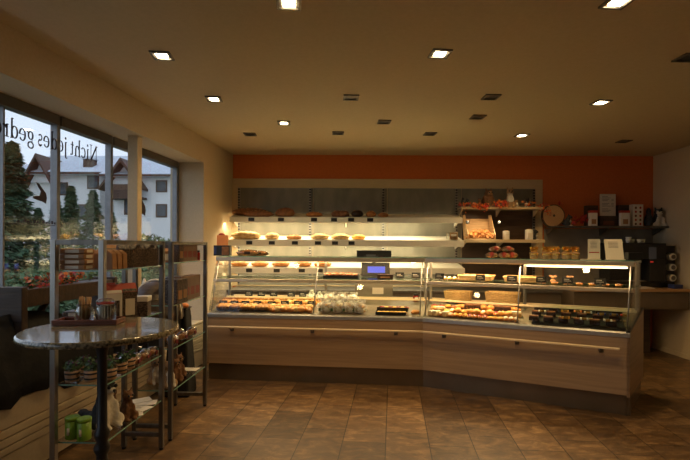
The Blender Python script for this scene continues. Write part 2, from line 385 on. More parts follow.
def downlight(on):
    def f():
        r = empty('downlight'); s = .07
        mb = MB(); mb.box(-s,s,-s,-s+.018,-.012,0); mb.box(-s,s,s-.018,s,-.012,0); mb.box(-s,-s+.018,-s+.018,s-.018,-.012,0); mb.box(s-.018,s,-s+.018,s-.018,-.012,0)
        mb.done('trim_ring', steel_d, r)
        MB().box(-.052,.052,-.052,.052,-.004,-.001).done('reflector', steel if on else black, r)
        if on: MB().box(-.036,.036,-.036,.036,-.010,-.005).done('bulb', bulb, r)
        return r
    return f
warm = (1,.66,.28)
for x, y, s, lb in lit:
    p = zpix(x, y, ZC); spawn('dl_on', downlight(True), (p.x,p.y,ZC), .1, lb, 'light', 'lit ceiling downlights')
    l = bpy.data.lights.new('downlight_lamp','SPOT'); l.energy = 40; l.color = warm; l.spot_size = math.radians(135); l.spot_blend = .7; l.shadow_soft_size = .05
    if x < 250: l.energy = 20
    if y < 60: l.energy *= .6
    lo = bpy.data.objects.new('downlight_lamp', l); COL.objects.link(lo); lo.location = (p.x,p.y,ZC-.03)
for x, y, lb in off:
    p = zpix(x, y, ZC); spawn('dl_off', downlight(False), (p.x,p.y,ZC), .05, lb, 'light', 'unlit ceiling spots')

def area(loc, sx, sy, energy, col, rot=(0,0,0)):
    l = bpy.data.lights.new('strip_lamp','AREA'); l.shape = 'RECTANGLE'; l.size = sx; l.size_y = sy; l.energy = energy; l.color = col
    o = bpy.data.objects.new('strip_lamp', l); COL.objects.link(o); o.location = loc; o.rotation_euler = rot; return o

# ------------------------------------------------------------------ back wall shelving
bp = thing('shelving_backboard', 'wide beige framed wall board with grey backing behind the bread shelves', 'wall panel', (.62,6.79,.9))
MB().box(-1.69,2.94,6.772,6.798,.9,2.50).done('board', beige, bp, True, .003)
for k in range(4):
    x0 = -1.58 + k*1.1025; MB().box(x0+.004,x0+1.0985,6.762,6.771,.92,2.36).done('backing_panel', greyp, bp, True)
MB().box(1.74,2.78,6.756,6.7615,.92,2.03).done('shade_panel', woodd, bp, True)  # dark sheet standing in for the shade beneath the upper grey shelf
for x in (-1.575,-.52,.565,1.65,2.80):
    u = MB().box(x-.016,x+.016,6.745,6.761,.92,2.36).done('upright', steel, bp, True)
    s = MB()
    for k in range(36): s.box(x-.014,x+.014,6.7435,6.7448,.94+k*.0395,.965+k*.0395)
    so = s.done('slots', black, None); so.parent = u; so.location = -Vector(bp.location)
bc = thing('back_counter', 'long dark back counter below the bread shelves', 'counter', (.6,6.45,0))
MB().box(-1.6,2.95,6.16,6.76,.87,.90).done('worktop', steel_d, bc, True, .003)
MB().box(-1.6,2.95,6.20,6.76,0,.87).done('cabinet', drawm, bc, True)

def wshelf(x0,x1,yf,z0,z1,label,m=white,lamp=True,name='bread_shelf'):
    t = thing(name, label, 'shelf', ((x0+x1)/2, 6.75, z0))
    rise = .075 if lamp else 0
    MB().loft([(x0,yf,z1-.022),(x0,6.742,z1-.022+rise),(x0,6.742,z1-.008+rise),(x0,yf,z1-.008)],[(x1,yf,z1-.022),(x1,6.742,z1-.022+rise),(x1,6.742,z1-.008+rise),(x1,yf,z1-.008)]).done('shelf_board', m, t, True, .002)
    MB().box(x0,x1,yf-.012,yf,z0,z1).done('price_rail', m, t, True, .003)
    if lamp:
        MB().box(x0+.03,x1-.03,yf+.012,yf+.040,z0+.01,z0+.03).done('lamp_tube', tubec, t, True)
    for k in range(3):
        x = x0+.03+(x1-x0-.06)*k/2; MB().loft([(x-.008,yf+.05,z1-.031),(x-.008,6.742,z1-.031),(x-.008,6.742,z1-.13)],[(x+.008,yf+.05,z1-.031),(x+.008,6.742,z1-.031),(x+.008,6.742,z1-.13)]).done('bracket', m, t, True)
    return t
S1 = wshelf(-1.625,1.65,6.40,1.825,1.905,'top white bread shelf with dark loaves and price cards')
S2 = wshelf(-1.64,1.66,6.36,1.495,1.585,'second white bread shelf down with pale loaves and price cards')
S3 = wshelf(-1.62,1.66,6.30,1.115,1.20,'third white bread shelf down seen behind the glass case')
S4 = wshelf(1.66,2.82,6.50,2.035,2.07,'upper grey shelf carrying figurines and autumn leaves', beige, False, 'wall_shelf')
S5 = wshelf(1.69,2.80,6.38,1.555,1.60,'lower grey shelf carrying the croissant crate and two white candles', beige, False, 'wall_shelf')
S6 = wshelf(2.96,4.585,6.45,1.775,1.80,'long dark shelf on the orange wall with wood slice and husky', steel_d, False, 'wall_shelf')
for z, e in ((1.82,26),(1.49,26),(1.11,13)): area((-.35,6.46,z-.0),2.9,.05,e*.5,(1,.84,.50),(math.radians(12),0,0))
# backsplash under the dark shelf
tag(MB().box(2.97,4.585,6.78,6.797,.95,1.77).done('backsplash', mat('splash_grey',(.26,.24,.20),(.22,.20,.17),8,.5)), 'plain grey splashback on the wall behind the coffee machine', 'wall panel')

def label_card(key='card'):
    r = MB().box(-.028,.028,-.003,0,-.016,.016).done('price_card', black); return r
lit_cards = {1:[251.5,281,314,334,351,370], 2:[249.5,272,295,318,335,351.5], 3:[249.5,277,302,320]}
for sh, xs in lit_cards.items():
    yf = {1:6.40,2:6.36,3:6.30}[sh]; z = {1:1.868,2:1.54,3:1.158}[sh]
    for i, x in enumerate(xs):
        p = pix(x, 246, yf); nm = {1:'top',2:'second',3:'third'}[sh]
        spawn('rc', label_card, (p.x, yf-.0125-.003, z), 0, 'small dark price card on the %s bread shelf, %s from left' % (nm, ORD[i]), 'price card', 'price cards on the bread shelf rails', 1.5)

# ---- bread builders
def loaf(L,W,Hh,m,slash=4,nm='bread_loaf',seed=0):
    def f():
        r = empty(nm); mb = MB(); mb.ball((0,0,Hh*.45),(L/2,W/2,Hh*.55),20,12,.16,.8,seed); mb.done('crust', m, r)
        s = MB()
        for k in range(slash):
            x = (-.5+(k+.5)/slash)*L*.72; hh = Hh*.45+Hh*.55*math.sqrt(max(0,1-(2*x/L)**2))*1.01
            s.path([(x-.02,-W*.24,hh-.010),(x,0,hh+.001),(x+.02,W*.24,hh-.010)],[.002,.006,.002],6)
        s.done('score_marks', crust_l, r); return r
    return f
def roll(m, nm='bread_roll', R=.035, seed=0):
    def f(): return MB().ball((0,0,R*.55),(R,R*.85,R*.7),14,9,.2,.8,seed).done(nm, m)
    return f
def croissant(m=golden, L=.11):
    def f():
        pts=[]; rad=[]
        for k in range(17):
            a = -1.15+2.3*k/16; pts.append((L*.5*math.sin(a)*1.05, L*.5*(math.cos(a)-1)+.01, .018)); w = math.cos(a*1.25)**.7 if abs(a*1.25)<PI/2 else .1
            rad.append(max(.004,.024*w*(1+.13*((k%3)-1))))
        return MB().path(pts,rad,10).done('croissant', m)
    return f
B1 = 'loaves on the top bread shelf'; B2 = 'loaves on the second bread shelf'; B3 = 'loaves on the third bread shelf'
def onshelf(x, Y, z): p = pix(x,246,Y); return (p.x, Y, z)
zs1, zs2, zs3 = 1.913, 1.594, 1.212
spawn('lf1', loaf(.52,.20,.11,crust_d,6,seed=1), onshelf(250,6.58,zs1+.02), .05, 'long brown loaf at the left end of the top shelf', 'bread', B1)
spawn('lf1', loaf(.52,.20,.11,crust_d,6,seed=1), onshelf(258,6.46,zs1-.008), -.02, 'long brown loaf lying in front on the top shelf, left end', 'bread', B1, .85)
spawn('lf2', loaf(.28,.22,.13,crust_d,0,seed=2), onshelf(285,6.50,zs1), 0, 'round dark rye loaf, second group on the top shelf', 'bread', B1)
spawn('lf3', loaf(.24,.15,.07,crust,3,seed=3), onshelf(314,6.50,zs1), 0, 'flat pale brown loaf near the middle of the top shelf', 'bread', B1)
spawn('lf4', loaf(.17,.15,.09,crust_d,2,seed=4), onshelf(337,6.50,zs1), .2, 'small dark loaf left of a touching pair on the top shelf', 'bread', B1)
spawn('lf4', loaf(.17,.15,.09,crust_d,2,seed=4), onshelf(343.5,6.50,zs1), -.3, 'small dark loaf right of a touching pair on the top shelf', 'bread', B1)
spawn('lf5', loaf(.18,.17,.10,choc,2,seed=5), onshelf(357,6.50,zs1), 0, 'almost black seeded loaf on the top shelf', 'bread', B1)
spawn('lf6', loaf(.14,.13,.09,crust,2,seed=6), onshelf(371,6.50,zs1), .3, 'small reddish brown loaf right of the black one', 'bread', B1)
spawn('lf7', loaf(.15,.13,.065,crust,2,seed=8), onshelf(383,6.50,zs1), -.2, 'flattest small brown loaf at the right end of the top shelf', 'bread', B1)
spawn('lg1', loaf(.42,.20,.11,crust_l,5,seed=9), onshelf(246,6.46,zs2), .05, 'long floury loaf at the left end of the second shelf', 'bread', B2)
spawn('lg2', loaf(.20,.18,.09,crust_l,3,seed=10), onshelf(272,6.46,zs2), 0, 'round floury loaf second from left on the second shelf', 'bread', B2)
spawn('lg3', loaf(.22,.14,.06,crust,3,seed=11), onshelf(294,6.46,zs2), 0, 'flat golden loaf third on the second shelf', 'bread', B2)
spawn('lg4', loaf(.26,.18,.08,crust_l,3,seed=12), onshelf(320,6.46,zs2), 0, 'wide pale loaf in the middle of the second shelf', 'bread', B2)
spawn('lg4', loaf(.26,.18,.08,crust_l,3,seed=12), onshelf(340.5,6.46,zs2), 0, 'pale scored loaf second from right on the second shelf', 'bread', B2)
spawn('lg5', loaf(.19,.14,.07,yellowc,3,seed=13), onshelf(358.5,6.46,zs2), 0, 'yellow golden loaf at the right end of the second shelf', 'bread', B2)
for i, x in enumerate((240,260,281,303,323)):
    spawn('lh', loaf(.25,.16,.065,golden,3,seed=14), onshelf(x,6.42,zs3), .1*((i%3)-1), 'golden loaf on the third shelf behind the glass, %s from left' % ORD[i], 'bread', B3)
# small wrapped snack on shelf 2 right
def wrapped():
    r = empty('wrapped_sandwich'); MB().loft([(-.06,-.05,0),(.06,-.05,0),(.06,.05,0)],[(-.06,-.05,.10),(.06,-.05,.10),(.06,.05,.10)]).done('bread', crust_l, r)
    MB().box(-.066,.066,-.056,.056,0,.108).done('wrapper', foil, r, bevel=.006); MB().box(-.04,.04,-.058,-.0565,.05,.08).done('sticker', whitep, r); return r
spawn('wr', wrapped, onshelf(452,6.45,zs2), .2, 'clear wrapped sandwich at the right end of the second bread shelf', 'sandwich')

# ------------------------------------------------------------------ figurines, crate and shelf goods, right part
def garland(name, pts, n, spread, label, seedv, drop=0, mats=(leafr,leafo), r=.022):
    rnd = random.Random(seedv); t = thing(name, label, 'decoration', pts[0])
    ms_ = [MB(), MB()]; tw = MB()
    P = [Vector(p) for p in pts]
    tw.path(P, [.004]*len(P), 5)
    for k in range(n):
        u = rnd.random()*(len(P)-1); i = int(u); c = P[i].lerp(P[i+1], u-i)
        c = c + Vector((rnd.uniform(-1,1)*spread, rnd.uniform(-1,.6)*spread*.7, rnd.uniform(-.3,1)*spread - (drop*rnd.random() if rnd.random()<.3 else 0)))
        ms_[k%2].leaf(c, r*rnd.uniform(.6,1.2), rnd.random()*6, rnd.uniform(.5,2.4), rnd.uniform(-.9,.9))
    tw.done('twig', woodd, t, True); ms_[0].done('red_leaves', mats[0], t, True); ms_[1].done('orange_leaves', mats[1], t, True); return t
garland('leaf_garland', [(1.60,6.50,2.075),(1.8,6.48,2.085),(1.95,6.46,2.06),(2.02,6.46,2.07)], 90, .045, 'red and orange autumn leaves on the left of the upper grey shelf', 3, .1)
garland('leaf_garland', [(2.14,6.47,2.09),(2.22,6.46,2.12),(2.30,6.46,2.09)], 70, .045, 'red and orange autumn leaves between the two standing figurines', 4, .05)
garland('leaf_garland', [(2.5,6.52,2.10),(2.7,6.5,2.10),(2.86,6.48,2.06),(2.88,6.46,1.96)], 46, .05, 'autumn leaves spilling over the right end of the upper grey shelf', 5, .12)

def sitting(h, kind):
    """small seated toy animal: body, head, ears, paws in one mesh; eyes and nose as parts"""
    def f():
        s = h/.2
        balls = [((0,.0,.055*s),(.045*s,.045*s,.058*s)),((0,-.004*s,.10*s),(.034*s,.034*s,.045*s)),((0,-.012*s,.155*s),(.036*s,.034*s,.033*s)),
                 ((0,-.042*s,.147*s),(.015*s,.016*s,.012*s)),((-.024*s,-.008*s,.19*s),(.010*s,.007*s,.018*s)),((.024*s,-.008*s,.19*s),(.010*s,.007*s,.018*s)),
                 ((-.022*s,-.040*s,.055*s),(.013*s,.013*s,.055*s)),((.022*s,-.040*s,.055*s),(.013*s,.013*s,.055*s)),
                 ((-.022*s,-.05*s,.010*s),(.016*s,.022*s,.011*s)),((.022*s,-.05*s,.010*s),(.016*s,.022*s,.011*s)),
                 ((-.040*s,-.02*s,.025*s),(.024*s,.036*s,.026*s)),((.040*s,-.02*s,.025*s),(.024*s,.036*s,.026*s)),
                 ((.05*s,.035*s,.02*s),(.035*s,.015*s,.015*s))]
        if kind == 'owl': balls = [((0,0,.07*s),(.05*s,.045*s,.07*s)),((0,-.004*s,.145*s),(.045*s,.042*s,.04*s)),((-.028*s,0,.185*s),(.010*s,.008*s,.020*s)),((.028*s,0,.185*s),(.010*s,.008*s,.020*s)),
                 ((-.05*s,.005*s,.075*s),(.012*s,.03*s,.05*s)),((.05*s,.005*s,.075*s),(.012*s,.03*s,.05*s)),((-.02*s,-.04*s,.008*s),(.014*s,.02*s,.010*s)),((.02*s,-.04*s,.008*s),(.014*s,.02*s,.010*s))]
        if kind == 'husky' and h > .3: balls = balls[:-1] + [((0,.05*s,.03*s),(.03*s,.03*s,.025*s)),((0,.085*s,.03*s),(.02*s,.03*s,.018*s)),((0,.125*s,.034*s),(.018*s,.028*s,.017*s))]
        if kind == 'husky':
            def c(p):
                x,y,z = p.x/s,p.y/s,p.z/s
                if z > .165: return 0
                if z > .128: return 1 if (y < -.028 and abs(x) < .027 and (abs(x) > .007 or z < .158)) else 0
                if y < -.036 or z < .016 or (abs(x)<.020 and y<-.02): return 1
                return 0
            ms2 = [furg, furw]
        elif kind == 'bear':
            c = lambda p: 1 if (p.y/s < -.045 and .13 < p.z/s < .16) else 0; ms2 = [furb, furt]
        elif kind == 'tan':
            c = lambda p: 1 if (p.y/s < -.03 and p.z/s < .13 and abs(p.x/s)<.03) else 0; ms2 = [furt, furw]
        elif kind == 'lynx':
            c = lambda p: 1 if (p.y/s < -.02 and .06<p.z/s < .14 and abs(p.x/s)<.035) else 0; ms2 = [furt, furw]
        else:
            c = lambda p: 1 if (p.y/s < -.035 and p.z/s > .13) else 0; ms2 = [furb, furt]
        r = empty({'owl':'owl_figurine','husky':'husky_toy','bear':'teddy_bear','tan':'dog_toy','lynx':'lynx_figurine'}[kind])
        b = animal('body', balls, .0075*s, c, ms2); b.parent = r
        for sx in (-1,1): MB().ball((sx*.014*s,-.0465*s if kind!='owl' else -.045*s,.163*s if kind!='owl' else .152*s),.0075*s,8,6).done('eye', black, r)
        MB().ball((0,-.058*s if kind!='owl' else -.047*s,.15*s if kind!='owl' else .14*s),.006*s,8,6).done('nose' if kind!='owl' else 'beak', black if kind!='owl' else gold, r)
        return r
    return f
spawn('owl', sitting(.28,'owl'), (2.065,6.555,2.058), .2, 'brown owl figurine standing on the upper grey shelf above the crate', 'figurine')
spawn('lynx', sitting(.29,'lynx'), (2.37,6.555,2.058), -.1, 'tan and white lynx figurine with pricked ears on the upper shelf', 'figurine')
spawn('teds', sitting(.14,'bear'), (1.93,6.55,2.058), .3, 'small dark animal figurine left of the owl', 'figurine')
spawn('tans', sitting(.12,'tan'), (2.47,6.55,2.058), -.3, 'small tan animal figurine right of the lynx', 'figurine')
def squirrel():
    r = empty('squirrel_figurine'); b = animal('body',[((0,0,.05),(.03,.035,.05)),((0,-.02,.105),(.022,.026,.022)),((0,-.042,.10),(.010,.012,.009)),((-.012,-.012,.13),(.006,.005,.014)),((.012,-.012,.13),(.006,.005,.014)),((0,.035,.04),(.018,.025,.02)),((0,.055,.085),(.018,.02,.045)),((0,.045,.13),(.016,.022,.018)),((-.018,-.035,.012),(.010,.022,.010)),((.018,-.035,.012),(.010,.022,.010)),((-.018,-.03,.06),(.008,.018,.008)),((.018,-.03,.06),(.008,.018,.008))],.006,lambda p: 1 if p.y<-.03 and p.z<.09 else 0,[furg,furw]); b.parent = r; return r
spawn('sq', squirrel, (1.74,6.55,2.058), 1.1, 'grey squirrel figurine at the left end of the upper shelf', 'figurine')
spawn('sq', squirrel, (2.62,6.55,2.058), -.7, 'grey squirrel figurine towards the right end of the upper shelf', 'figurine')
spawn('sq', squirrel, (3.225,6.60,1.788), .9, 'grey squirrel figurine right of the wood slice', 'figurine', None, 1.35)
spawn('sq', squirrel, (2.70,6.5,1.588), .9, 'grey squirrel figurine behind the right white candle', 'figurine', None, 1.2)

# tilted croissant crate
cr = thing('bread_crate', 'light wooden crate tipped forward, full of croissants, on the lower shelf', 'crate', (1.925,6.50,1.588))
mb = MB(); w, hgt = .195, .37
Rt = Matrix.Rotation(math.radians(-18),4,'X')
mb.box(-w,w,.10,.115,0,hgt, Rt).done('back_board', woodl, cr)
MB().box(-w,w,-.10,.10,0,.012).done('bottom_board', woodl, cr)
for sx in (-1,1):
    x0 = sx*w; MB().loft([(x0,-.10,0),(x0,.11,.03),(x0,.20,hgt),(x0,.10,hgt),(x0,-.10,.08)],[(x0-sx*.012,-.10,0),(x0-sx*.012,.11,.03),(x0-sx*.012,.20,hgt),(x0-sx*.012,.10,hgt),(x0-sx*.012,-.10,.08)]).done('side_board', woodl, cr)
MB().box(-w,w,-.11,-.10,0,.03).done('front_board', woodl, cr)
k = 0
for row, (yy, zz, n) in enumerate(((-.055,.018,5),(.02,.032,5),(-.05,.050,5),(.0,.07,4),(-.03,.095,3))):
    for i in range(n):
        x = (i-(n-1)/2)*.07; k += 1
        spawn('cr', croissant(crust), (1.925+x, 6.50+yy, 1.595+zz), random.uniform(-1.2,1.2), 'baked croissant heaped in the tipped crate on the lower shelf', 'croissant', 'croissants in the tipped crate', 1.25, random.uniform(.5,1.1))
def clip(): return MB().box(-.02,.02,-.02,.02,-.02,.02).box(-.012,.012,-.03,-.02,-.006,.012).done('spot_clip', black, bevel=.003)
spawn('clip', clip, (1.71,6.40,1.84), 0, 'small black clip spotlight left of the crate', 'lamp'); spawn('clip', clip, (2.155,6.40,1.84), 0, 'small black clip spotlight right of the crate', 'lamp')
for o_ in COL.objects:
    if o_.name.startswith('spot_clip'): o_.location.z = 1.84; o_.location.y = 6.36
for cx_ in (1.71,2.155):
    l=bpy.data.lights.new('clip_lamp','SPOT'); l.energy=5; l.color=(1,.75,.42); l.spot_size=math.radians(90); l.spot_blend=.6; l.shadow_soft_size=.02
    lo=bpy.data.objects.new('clip_lamp',l); COL.objects.link(lo); lo.location=(cx_,6.30,1.86); lo.rotation_euler=(Vector((1.925,6.55,1.68))-lo.location).to_track_quat('-Z','Y').to_euler()
def candle():
    r = empty('candle_jar'); MB().lathe([(.04,0),(.045,.01),(.045,.125),(.040,.13)]).done('jar', whitep, r)
    MB().box(-.03,.03,-.0475,-.0455,.03,.09).done('label', cardm, r); MB().lathe([(.03,.13),(.028,.14)]).done('lid', gold, r); return r
spawn('cnd', candle, (2.30,6.50,1.588), 0, 'left white jar on the lower shelf beside the crate', 'jar', None, 1.05)
spawn('cnd', candle, (2.62,6.48,1.588), 0, 'right white jar on the lower shelf, wider set', 'jar', None, 1.2)

# dark shelf at right (z 1.788)
ZD = 1.788
ws = thing('wood_slice', 'round slice of tree trunk with bark standing on the dark shelf', 'wood slice', (3.02,6.60,ZD))
n=28; R_=.165
ring = [(R_*(1+.04*math.sin(3*a+1))*math.cos(a), R_*(1+.03*math.sin(2*a))*math.sin(a)) for a in [2*PI*i/n for i in range(n)]]
MB().loft([(x,0,R_*.98+y) for x,y in ring],[(x,.05,R_*.98+y) for x,y in ring]).done('bark', bark, ws)
wm = bpy.data.materials.new('tree_rings'); wm.use_nodes=True; nt=wm.node_tree; wv=nt.nodes.new('ShaderNodeTexWave'); wv.wave_type='RINGS'; wv.rings_direction='Y'; wv.inputs['Scale'].default_value=18; wv.inputs['Distortion'].default_value=1.5
tc=nt.nodes.new('ShaderNodeTexCoord'); mpp=nt.nodes.new('ShaderNodeMapping'); mpp.inputs['Location'].default_value=(-.01,0,-.165); nt.links.new(tc.outputs['Object'],mpp.inputs[0]); nt.links.new(mpp.outputs[0],wv.inputs['Vector'])
rr=nt.nodes.new('ShaderNodeValToRGB'); rr.color_ramp.elements[0].color=(.42,.22,.09,1); rr.color_ramp.elements[1].color=(.60,.36,.17,1); nt.links.new(wv.outputs['Fac'],rr.inputs[0]); nt.links.new(rr.outputs[0],nt.nodes['Principled BSDF'].inputs['Base Color'])
MB().loft([(x*.92,-.003,R_*.98+y*.92) for x,y in ring],[(x*.92,.0,R_*.98+y*.92) for x,y in ring]).done('cut_face', wm, ws)
MB().ball((.01,-.004,R_),(.018,.004,.018)).done('heart', bark, ws)
garland('berry_branch', [(3.28,6.58,ZD+.03),(3.4,6.56,ZD+.10),(3.5,6.58,ZD+.04)], 46, .07, 'bunch of red berries and leaves right of the wood slice', 8, 0, (leafr,leafr), .028)
garland('berry_branch', [(3.10,6.66,ZD+.33),(3.18,6.66,ZD+.34)], 12, .03, 'small red leaf sprig behind the top of the wood slice', 9, 0, (leafr,leafo), .025)
def tin(x0,x1,y0,y1,z0,z1,m,nm,label,cat,top=None,lab=None,group=None):
    t = thing(nm,label,cat,((x0+x1)/2,(y0+y1)/2,z0),0,group)
    MB().box(x0,x1,y0,y1,z0,z1).done('body',m,t,True,.004)
    if top: MB().box(x0-.003,x1+.003,y0-.003,y1+.003,z1,z1+.035).done('lid',top,t,True,.003)
    if lab: MB().box(x0+(x1-x0)*.2,x1-(x1-x0)*.2,y0-.0015,y0,z0+(z1-z0)*.2,z0+(z1-z0)*.55).done('printed_label',lab,t,True)
    return t
def bxp(xa,xb,yt,Y): a=pix(xa,246,Y); b=pix(xb,yt,Y); return a.x,b.x,b.z
a,b,z = bxp(587,597.5,205.5,6.62); tin(a,b,6.60,6.72,ZD,z,woodd,'tea_box','dark box standing behind the left red lidded bag','box')
a,b,z = bxp(599,617,216,6.62); tin(a,b,6.60,6.72,ZD,z,woodd,'display_box','dark wooden box under the white notice','box',None,woodr); NZ=z; NA,NB=a,b
a,b,z = bxp(619.5,630.5,205,6.62); tin(a,b,6.62,6.72,ZD,z,woodd,'tea_box','dark box standing behind the right red lidded bag','box')
a,b,z = bxp(589,596.5,213,6.52); tin(a,b,6.49,6.55,ZD,z,whitep,'coffee_bag','white coffee pack with red top left of the notice','coffee pack',redp,kraft,'white packs with red tops')
a,b,z = bxp(620,628.5,213,6.52); tin(a,b,6.49,6.55,ZD,z,whitep,'coffee_bag','white coffee pack with red top right of the notice','coffee pack',redp,kraft,'white packs with red tops')
nt_ = thing('notice','white printed notice standing on the dark wooden box','sign',((NA+NB)/2,6.63,NZ))
MB().box(-.115,.115,-.004,.004,0,.32).done('sheet',cardm,nt_)
s = MB()
for k in range(12):
    if k in (4,8): continue
    s.box(-.085,.0+.02*((k*5)%3),-.0055,-.0042,.28-k*.02,.2865-k*.02)
    if 1<k<8: s.box(.05,.085,-.0055,-.0042,.28-k*.02,.2865-k*.02)
s.done('printed_lines',grease,nt_)
a,b,z = bxp(631.5,642,204.5,6.56)
pb = thing('gift_box','tall white box printed with red and dark figures on the dark shelf','box',((a+b)/2,6.58,ZD))
MB().box(a,b,6.53,6.62,ZD,z).done('carton',cardm,pb,True,.003)
s=MB(); s2=MB()
for r_ in range(5):
    for c_ in range(2):
        cx_=a+(b-a)*(.28+.44*c_); cz=ZD+.045+r_*.058
        (s if (r_+c_)%2 else s2).ball((cx_,6.53,cz),(.016,.0025,.018),8,6)
s.done('printed_red_figures',redp,pb,True); s2.done('printed_dark_figures',furb,pb,True)
tag(MB().lathe([(.035,0),(.055,.03),(.06,.09),(.05,.14),(.03,.19),(.034,.23),(.025,.26),(.008,.28)],n=16).done('vase',furg),'dark slender vase between the printed box and the husky','vase').location=(pix(648.5,246,6.58).x,6.58,ZD)
hk = spawn('husky_s', sitting(.28,'husky'), (pix(658.5,246,6.55).x,6.57,ZD), .05, 'grey and white husky toy sitting at the right end of the dark shelf', 'toy'); hk.scale=(1.35,1.1,1)

# ------------------------------------------------------------------ coffee corner
sc = thing('side_counter','narrow wall counter with oak top and grey drawer front under the coffee machine','counter',(3.9,6.4,0))
MB().box(3.05,4.59,6.03,6.78,.905,.945).done('worktop',counterw,sc,True,.004)
MB().box(3.05,4.59,6.06,6.78,.67,.905).done('drawer_box',drawm,sc,True,.003)
MB().box(3.60,3.86,6.052,6.059,.69,.89).done('drawer',drawm,sc,True,.003)
MB().box(3.9,4.575,6.052,6.059,.69,.89).done('drawer',drawm,sc,True,.003)
MB().box(3.05,4.33,6.45,6.78,0,.67).done('support',woodd,sc,True)
cm = thing('coffee_machine','large black automatic coffee machine with small screen on the side counter','coffee machine',(4.06,6.4,.945))
MB().box(3.74,4.38,6.25,6.70,.945,1.03).done('base',black,cm,True,.006)
MB().box(3.74,4.38,6.42,6.70,1.03,1.56).done('housing',black,cm,True,.008)
MB().box(3.74,4.38,6.20,6.42,1.34,1.555).done('head',black,cm,True,.008)
MB().box(4.16,4.38,6.2,6.42,1.03,1.34).done('side_column',black,cm,True,.006)
MB().box(3.90,4.0,6.26,6.34,1.24,1.34).box(3.915,3.985,6.28,6.32,1.20,1.24).done('spout',steel_d,cm,True,.004)
MB().box(4.14,4.24,6.193,6.199,1.34,1.50).done('screen',scr_g,cm,True)
MB().box(4.16,4.20,6.193,6.199,1.295,1.305).done('indicator',led,cm,True)
MB().box(3.80,4.1,6.2,6.3,1.03,1.045).done('drip_tray',steel_d,cm,True)
MB().box(3.78,3.9,6.5,6.66,1.56,1.60).done('bean_hopper',black,cm,True,.005)
def cup():
    r = empty('coffee_cup'); MB().lathe([(.022,0),(.026,.004),(.040,.055),(.038,.055),(.020,.008)],n=16).done('bowl',white,r)
    MB().path([(.037,0,.045),(.058,0,.040),(.058,0,.022),(.034,0,.016)],[.004]*4,6).done('handle',white,r); return r
for i,(x,y,z) in enumerate(((4.05,6.5,1.56),(4.13,6.55,1.56),(4.21,6.5,1.56),(4.05,6.5,1.59),(4.28,6.55,1.56))):
    spawn('cup',cup,(x,y,z+ (0.0)),.5*i,'white coffee cup on top of the coffee machine, %s' % ['at the left end, lower of two','second from left','third from left','stacked on the leftmost cup','rightmost'][i],'cup','cups on the coffee machine')
cd = thing('cup_dispenser','dark upright holder with three stacks of paper cups right of the coffee machine','cup holder',(4.46,6.3,.945))
MB().box(4.40,4.57,6.30,6.55,.945,1.52).done('body',black,cd,True,.004)
for k in range(3):
    zc = 1.08+k*.145; m1 = MB()
    for j in range(4): m1.tube((4.485,6.30-.02*j,zc),(4.485,6.275-.02*j,zc),.050,14,.046)
    m1.done('cup_stack',white,cd,True)
    MB().tube((4.485,6.214,zc),(4.485,6.210,zc),.030,14).done('cup_opening',steel_d,cd,True)
tag(MB().box(-.16,.16,-.10,.10,0,.012).box(-.12,.12,-.08,.08,.012,.02).done('magazine',cardm),'flat pale magazine on the side counter in front of the machine','magazine').location=(3.98,6.13,.945)
bpy.data.objects['magazine'].rotation_euler=(0,0,.1); bpy.data.objects['magazine'].scale=(1,.7,1)
tin(4.40,4.52,6.08,6.2,.945,1.0,mat('blue_pack',(.03,.05,.18),(.03,.04,.14),9,.5),'sugar_box','small blue box at the right end of the side counter','box')

# ------------------------------------------------------------------ display counters
def V2(x,y): return Vector((x,y))
A0, CC, BB = V2(-1.533,5.09), V2(.831,4.84), V2(2.519,4.015)
uL=(CC-A0).normalized(); nL=V2(-uL.y,uL.x); uR=(BB-CC).normalized(); nR=V2(-uR.y,uR.x)
mi=(nL+nR).normalized(); mi=mi/mi.dot(nL); ge=V2(.645,.764).normalized(); ge=ge/ge.dot(nR)
def FP(side,t,s):
    if side=='L': return (A0+nL*s).lerp(CC+mi*s,t)
    return (CC+mi*s).lerp(BB+ge*s,t)
AL=math.atan2(uL.y,uL.x); AR=math.atan2(uR.y,uR.x); ANG={'L':AL,'R':AR}
def prof(mb,side,pr,t0,t1):
    A=[]; B=[]
    for s,z in pr:
        a=FP(side,t0,s); b=FP(side,t1,s); A.append((a.x,a.y,z)); B.append((b.x,b.y,z))
    return mb.loft(A,B)
def DZ(s): return .745+.095*(s-.04)/.74
def rect(s0,s1,z0,z1): return [(s0,z0),(s1,z0),(s1,z1),(s0,z1)]
def GS(z): return .02+.22*(z-.745)/.605
